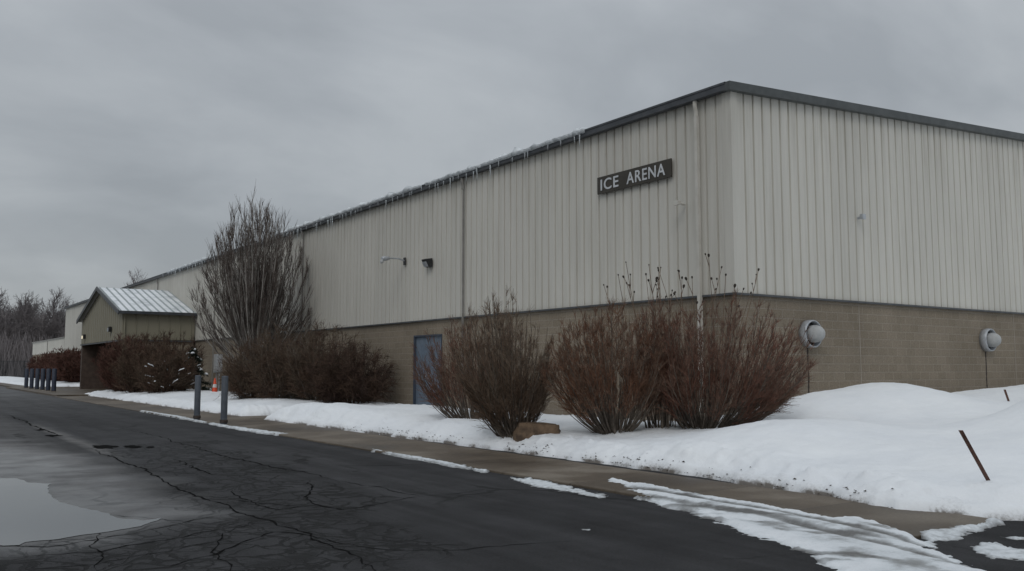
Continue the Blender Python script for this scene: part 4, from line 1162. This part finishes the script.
# ------------------------------------------------------------------ far wood: five kinds of bare tree, copied
def far_tree(seed, h):
    rnd = random.Random(seed); tr = MB(); cr = MB()
    pts, dirs = limb(tr, rnd, Vector((0,0,-.5)), UP, h*.8, h*.016+.05, 7, .05, .05, .3, 6)
    for i in range(34):
        u = rnd.uniform(.2, 1); q, d = along(pts, dirs, u)
        L = h*.42*(1.25-u)*rnd.uniform(.6, 1.1)
        p1, e1 = limb(cr, rnd, q, rdir(rnd, d, R(rnd.uniform(25, 60))), L, .06, 5, .12, .09, .35, 3)
        for j in range(8):
            q1, d1 = along(p1, e1, rnd.uniform(.2, 1))
            p2, e2 = limb(cr, rnd, q1, rdir(rnd, d1, R(rnd.uniform(18, 50))), L*.42*rnd.uniform(.6,1.1), .034, 3, .12, .07, .5, 3)
            for k in range(3):
                q2, d2 = along(p2, e2, rnd.uniform(.2, 1)); limb(cr, rnd, q2, rdir(rnd, d2, R(35)), L*.22, .024, 2, .1, .05, .6, 3)
    return tr, cr
fts = []
for k in range(4):
    t = thing('far_tree', 'bare grey-brown tree in the wood beyond the lot', 'tree', (0,0,0), 'bare trees in the far wood')
    tr, cr = far_tree(200+k, (15, 17, 14, 18)[k]); tr.build('trunk', M['woodfar'], t); cr.build('crown', M['woodfar'], t); fts.append([t, False])
rnd = random.Random(33)
spots = []
for i in range(120):
    az = R(rnd.uniform(4.2, 9.6) if i > 62 else rnd.uniform(-8, 14.5) if i > 14 else rnd.uniform(-26, -8)); rr = rnd.uniform(190, 290)
    spots.append((rr*math.sin(az), rr*math.cos(az)))
for (x, y) in spots:
    k = rnd.randrange(4); t, u = fts[k]
    o = copy_tree(t) if u else t; fts[k][1] = True
    s = rnd.uniform(.85, 1.2); o.location = (x, y, -.12); o.scale = (s,s,s*(1.0 if y > 205 else .9)); o.rotation_euler = (0,0,rnd.uniform(0,6.28))
o = copy_tree(fts[3][0]); o.location = (31.2, 150, -.1); o.scale = (.8,.8,1.12); o['label'] = 'lone bare treetop peeping over the arena roof'; del o['group']
# brush under the wood
m = MB(); rnd = random.Random(44)
for i in range(15000):
    az = R(rnd.uniform(-10, 14) if i%2 else rnd.uniform(4.2,9.5)); rr = rnd.uniform(172, 255); p = Vector((rr*math.sin(az), rr*math.cos(az), -.1))
    L = rnd.uniform(3, 10)*(.75+.5*fbm(p.x, p.y, .03, 2, 5)) if rnd.random() < .7 else rnd.uniform(2, 4)
    limb(m, rnd, p, Vector((rnd.uniform(-.35,.35), rnd.uniform(-.35,.35), 1)).normalized(), L, rnd.uniform(.05,.13), 3, .12, 0, .3, 3)
tag(m.build('undergrowth', M['woodfar']), 'dense grey-brown brush and saplings under the far wood', 'undergrowth', None, 'stuff')
# low wooded rise behind the trees
def hill_f(X, Y):
    r = np.hypot(X, Y); return -1+6.0*ssm(255, 330, r)+1.5*npnoise(X, Y, .02, 3)
hx = np.arange(-300, 200, 12.); hy = np.arange(240, 420, 12.)
hl = grid_obj('hill', hx, hy, hill_f, noisy('wooded_rise', (.06,.052,.05), (.10,.088,.082), .25, .95)); tag(hl, kind='structure')

# pole, fence, hut and skip at the far left
pl_ = thing('utility_pole', 'dark wooden utility pole before the far wood', 'pole', (10.9, 150, -.1))
m = MB(); m.tube([(0,0,-.5),(0,0,9.2)], [.2,.13], 10); m.build('post', M['stain'], pl_, smooth=True)
m = MB(); m.box(-1.0,1.0,-.06,.06,8.35,8.5); m.build('crossarm', M['stain'], pl_)
fe = thing('chain_fence', 'dark chain-link fence across the far end of the lot', 'fence', (9.5, 132, 0))
for i in range(15):
    m = MB(); m.tube([(-14+i*2.4,0,-.2),(-14+i*2.4,0,2.45)], .06, 6); m.build('post', M['black'], fe)
m = MB(); m.tube([(-14,0,2.4),(19.6,0,2.4)], .035, 5); m.tube([(-14,0,.1),(19.6,0,.1)], .025, 5); m.build('rail', M['black'], fe)
m = MB()
for i in range(220):
    x = -14+i*.155
    m.tube([(x,0,.1),(min(x+2.3,19.6),0,2.4)], .012, 3); m.tube([(x,0,2.4),(min(x+2.3,19.6),0,.1)], .012, 3)
m.build('mesh', M['black'], fe)
hut = thing('hut', 'small cream hut at the far left edge of the lot', 'building', (7.2, 140, -.1))
m = MB(); m.box(-3,2.3,0,5,0,3.6); m.build('wall', M['siding'], hut)
m = MB(); n = 0
m.v += [(-3.3,-.3,3.6),(2.6,-.3,3.6),(2.6,5.3,3.6),(-3.3,5.3,3.6),(-.35,-.3,4.7),(-.35,5.3,4.7)]
m.f += [(0,1,4),(3,5,2),(0,4,5,3),(1,2,5,4),(0,3,2,1)]; m.build('roof', M['roofm'], hut)
sk = thing('waste_skip', 'dark green waste skip in snow at the far left edge', 'skip', (6.6, 118, 0))
m = MB(); m.v += [(-1.8,-1,.15),(1.5,-1,.15),(1.5,1,.15),(-1.8,1,.15),(-2.1,-1.1,1.7),(1.9,-1.1,1.7),(1.9,1.1,1.7),(-2.1,1.1,1.7)]
m.f += [(0,3,2,1),(4,5,6,7),(0,1,5,4),(1,2,6,5),(2,3,7,6),(3,0,4,7)]
gr_ = noisy('skip_green', (.015,.035,.032), (.025,.05,.045), 4, .6)
m.build('body', gr_, sk, bevel=.03)
m = MB(); m.box(-2.15,1.95,-1.15,1.15,1.7,1.78); m.build('lid', M['black'], sk, bevel=.02)
for xx in (-1.2, 0, 1.1):
    m = MB(); m.box(xx-.05,xx+.05,-1.17,-1.07,.3,1.68); m.build('rib', gr_, sk)
# ploughed snow bank across the end of the lot
tag(grid_obj('snow_bank', np.arange(-40, 9.3, .5), np.arange(108, 128, .5), lambda X, Y: -.1+.75*ssm(108.5,111.5,Y+npnoise(X,Y,.3,3)*2)*ssm(9.3,8.0,X)+.25*npnoise(X,Y,.5,3)*ssm(109,112,Y), M['snow']), kind='structure')
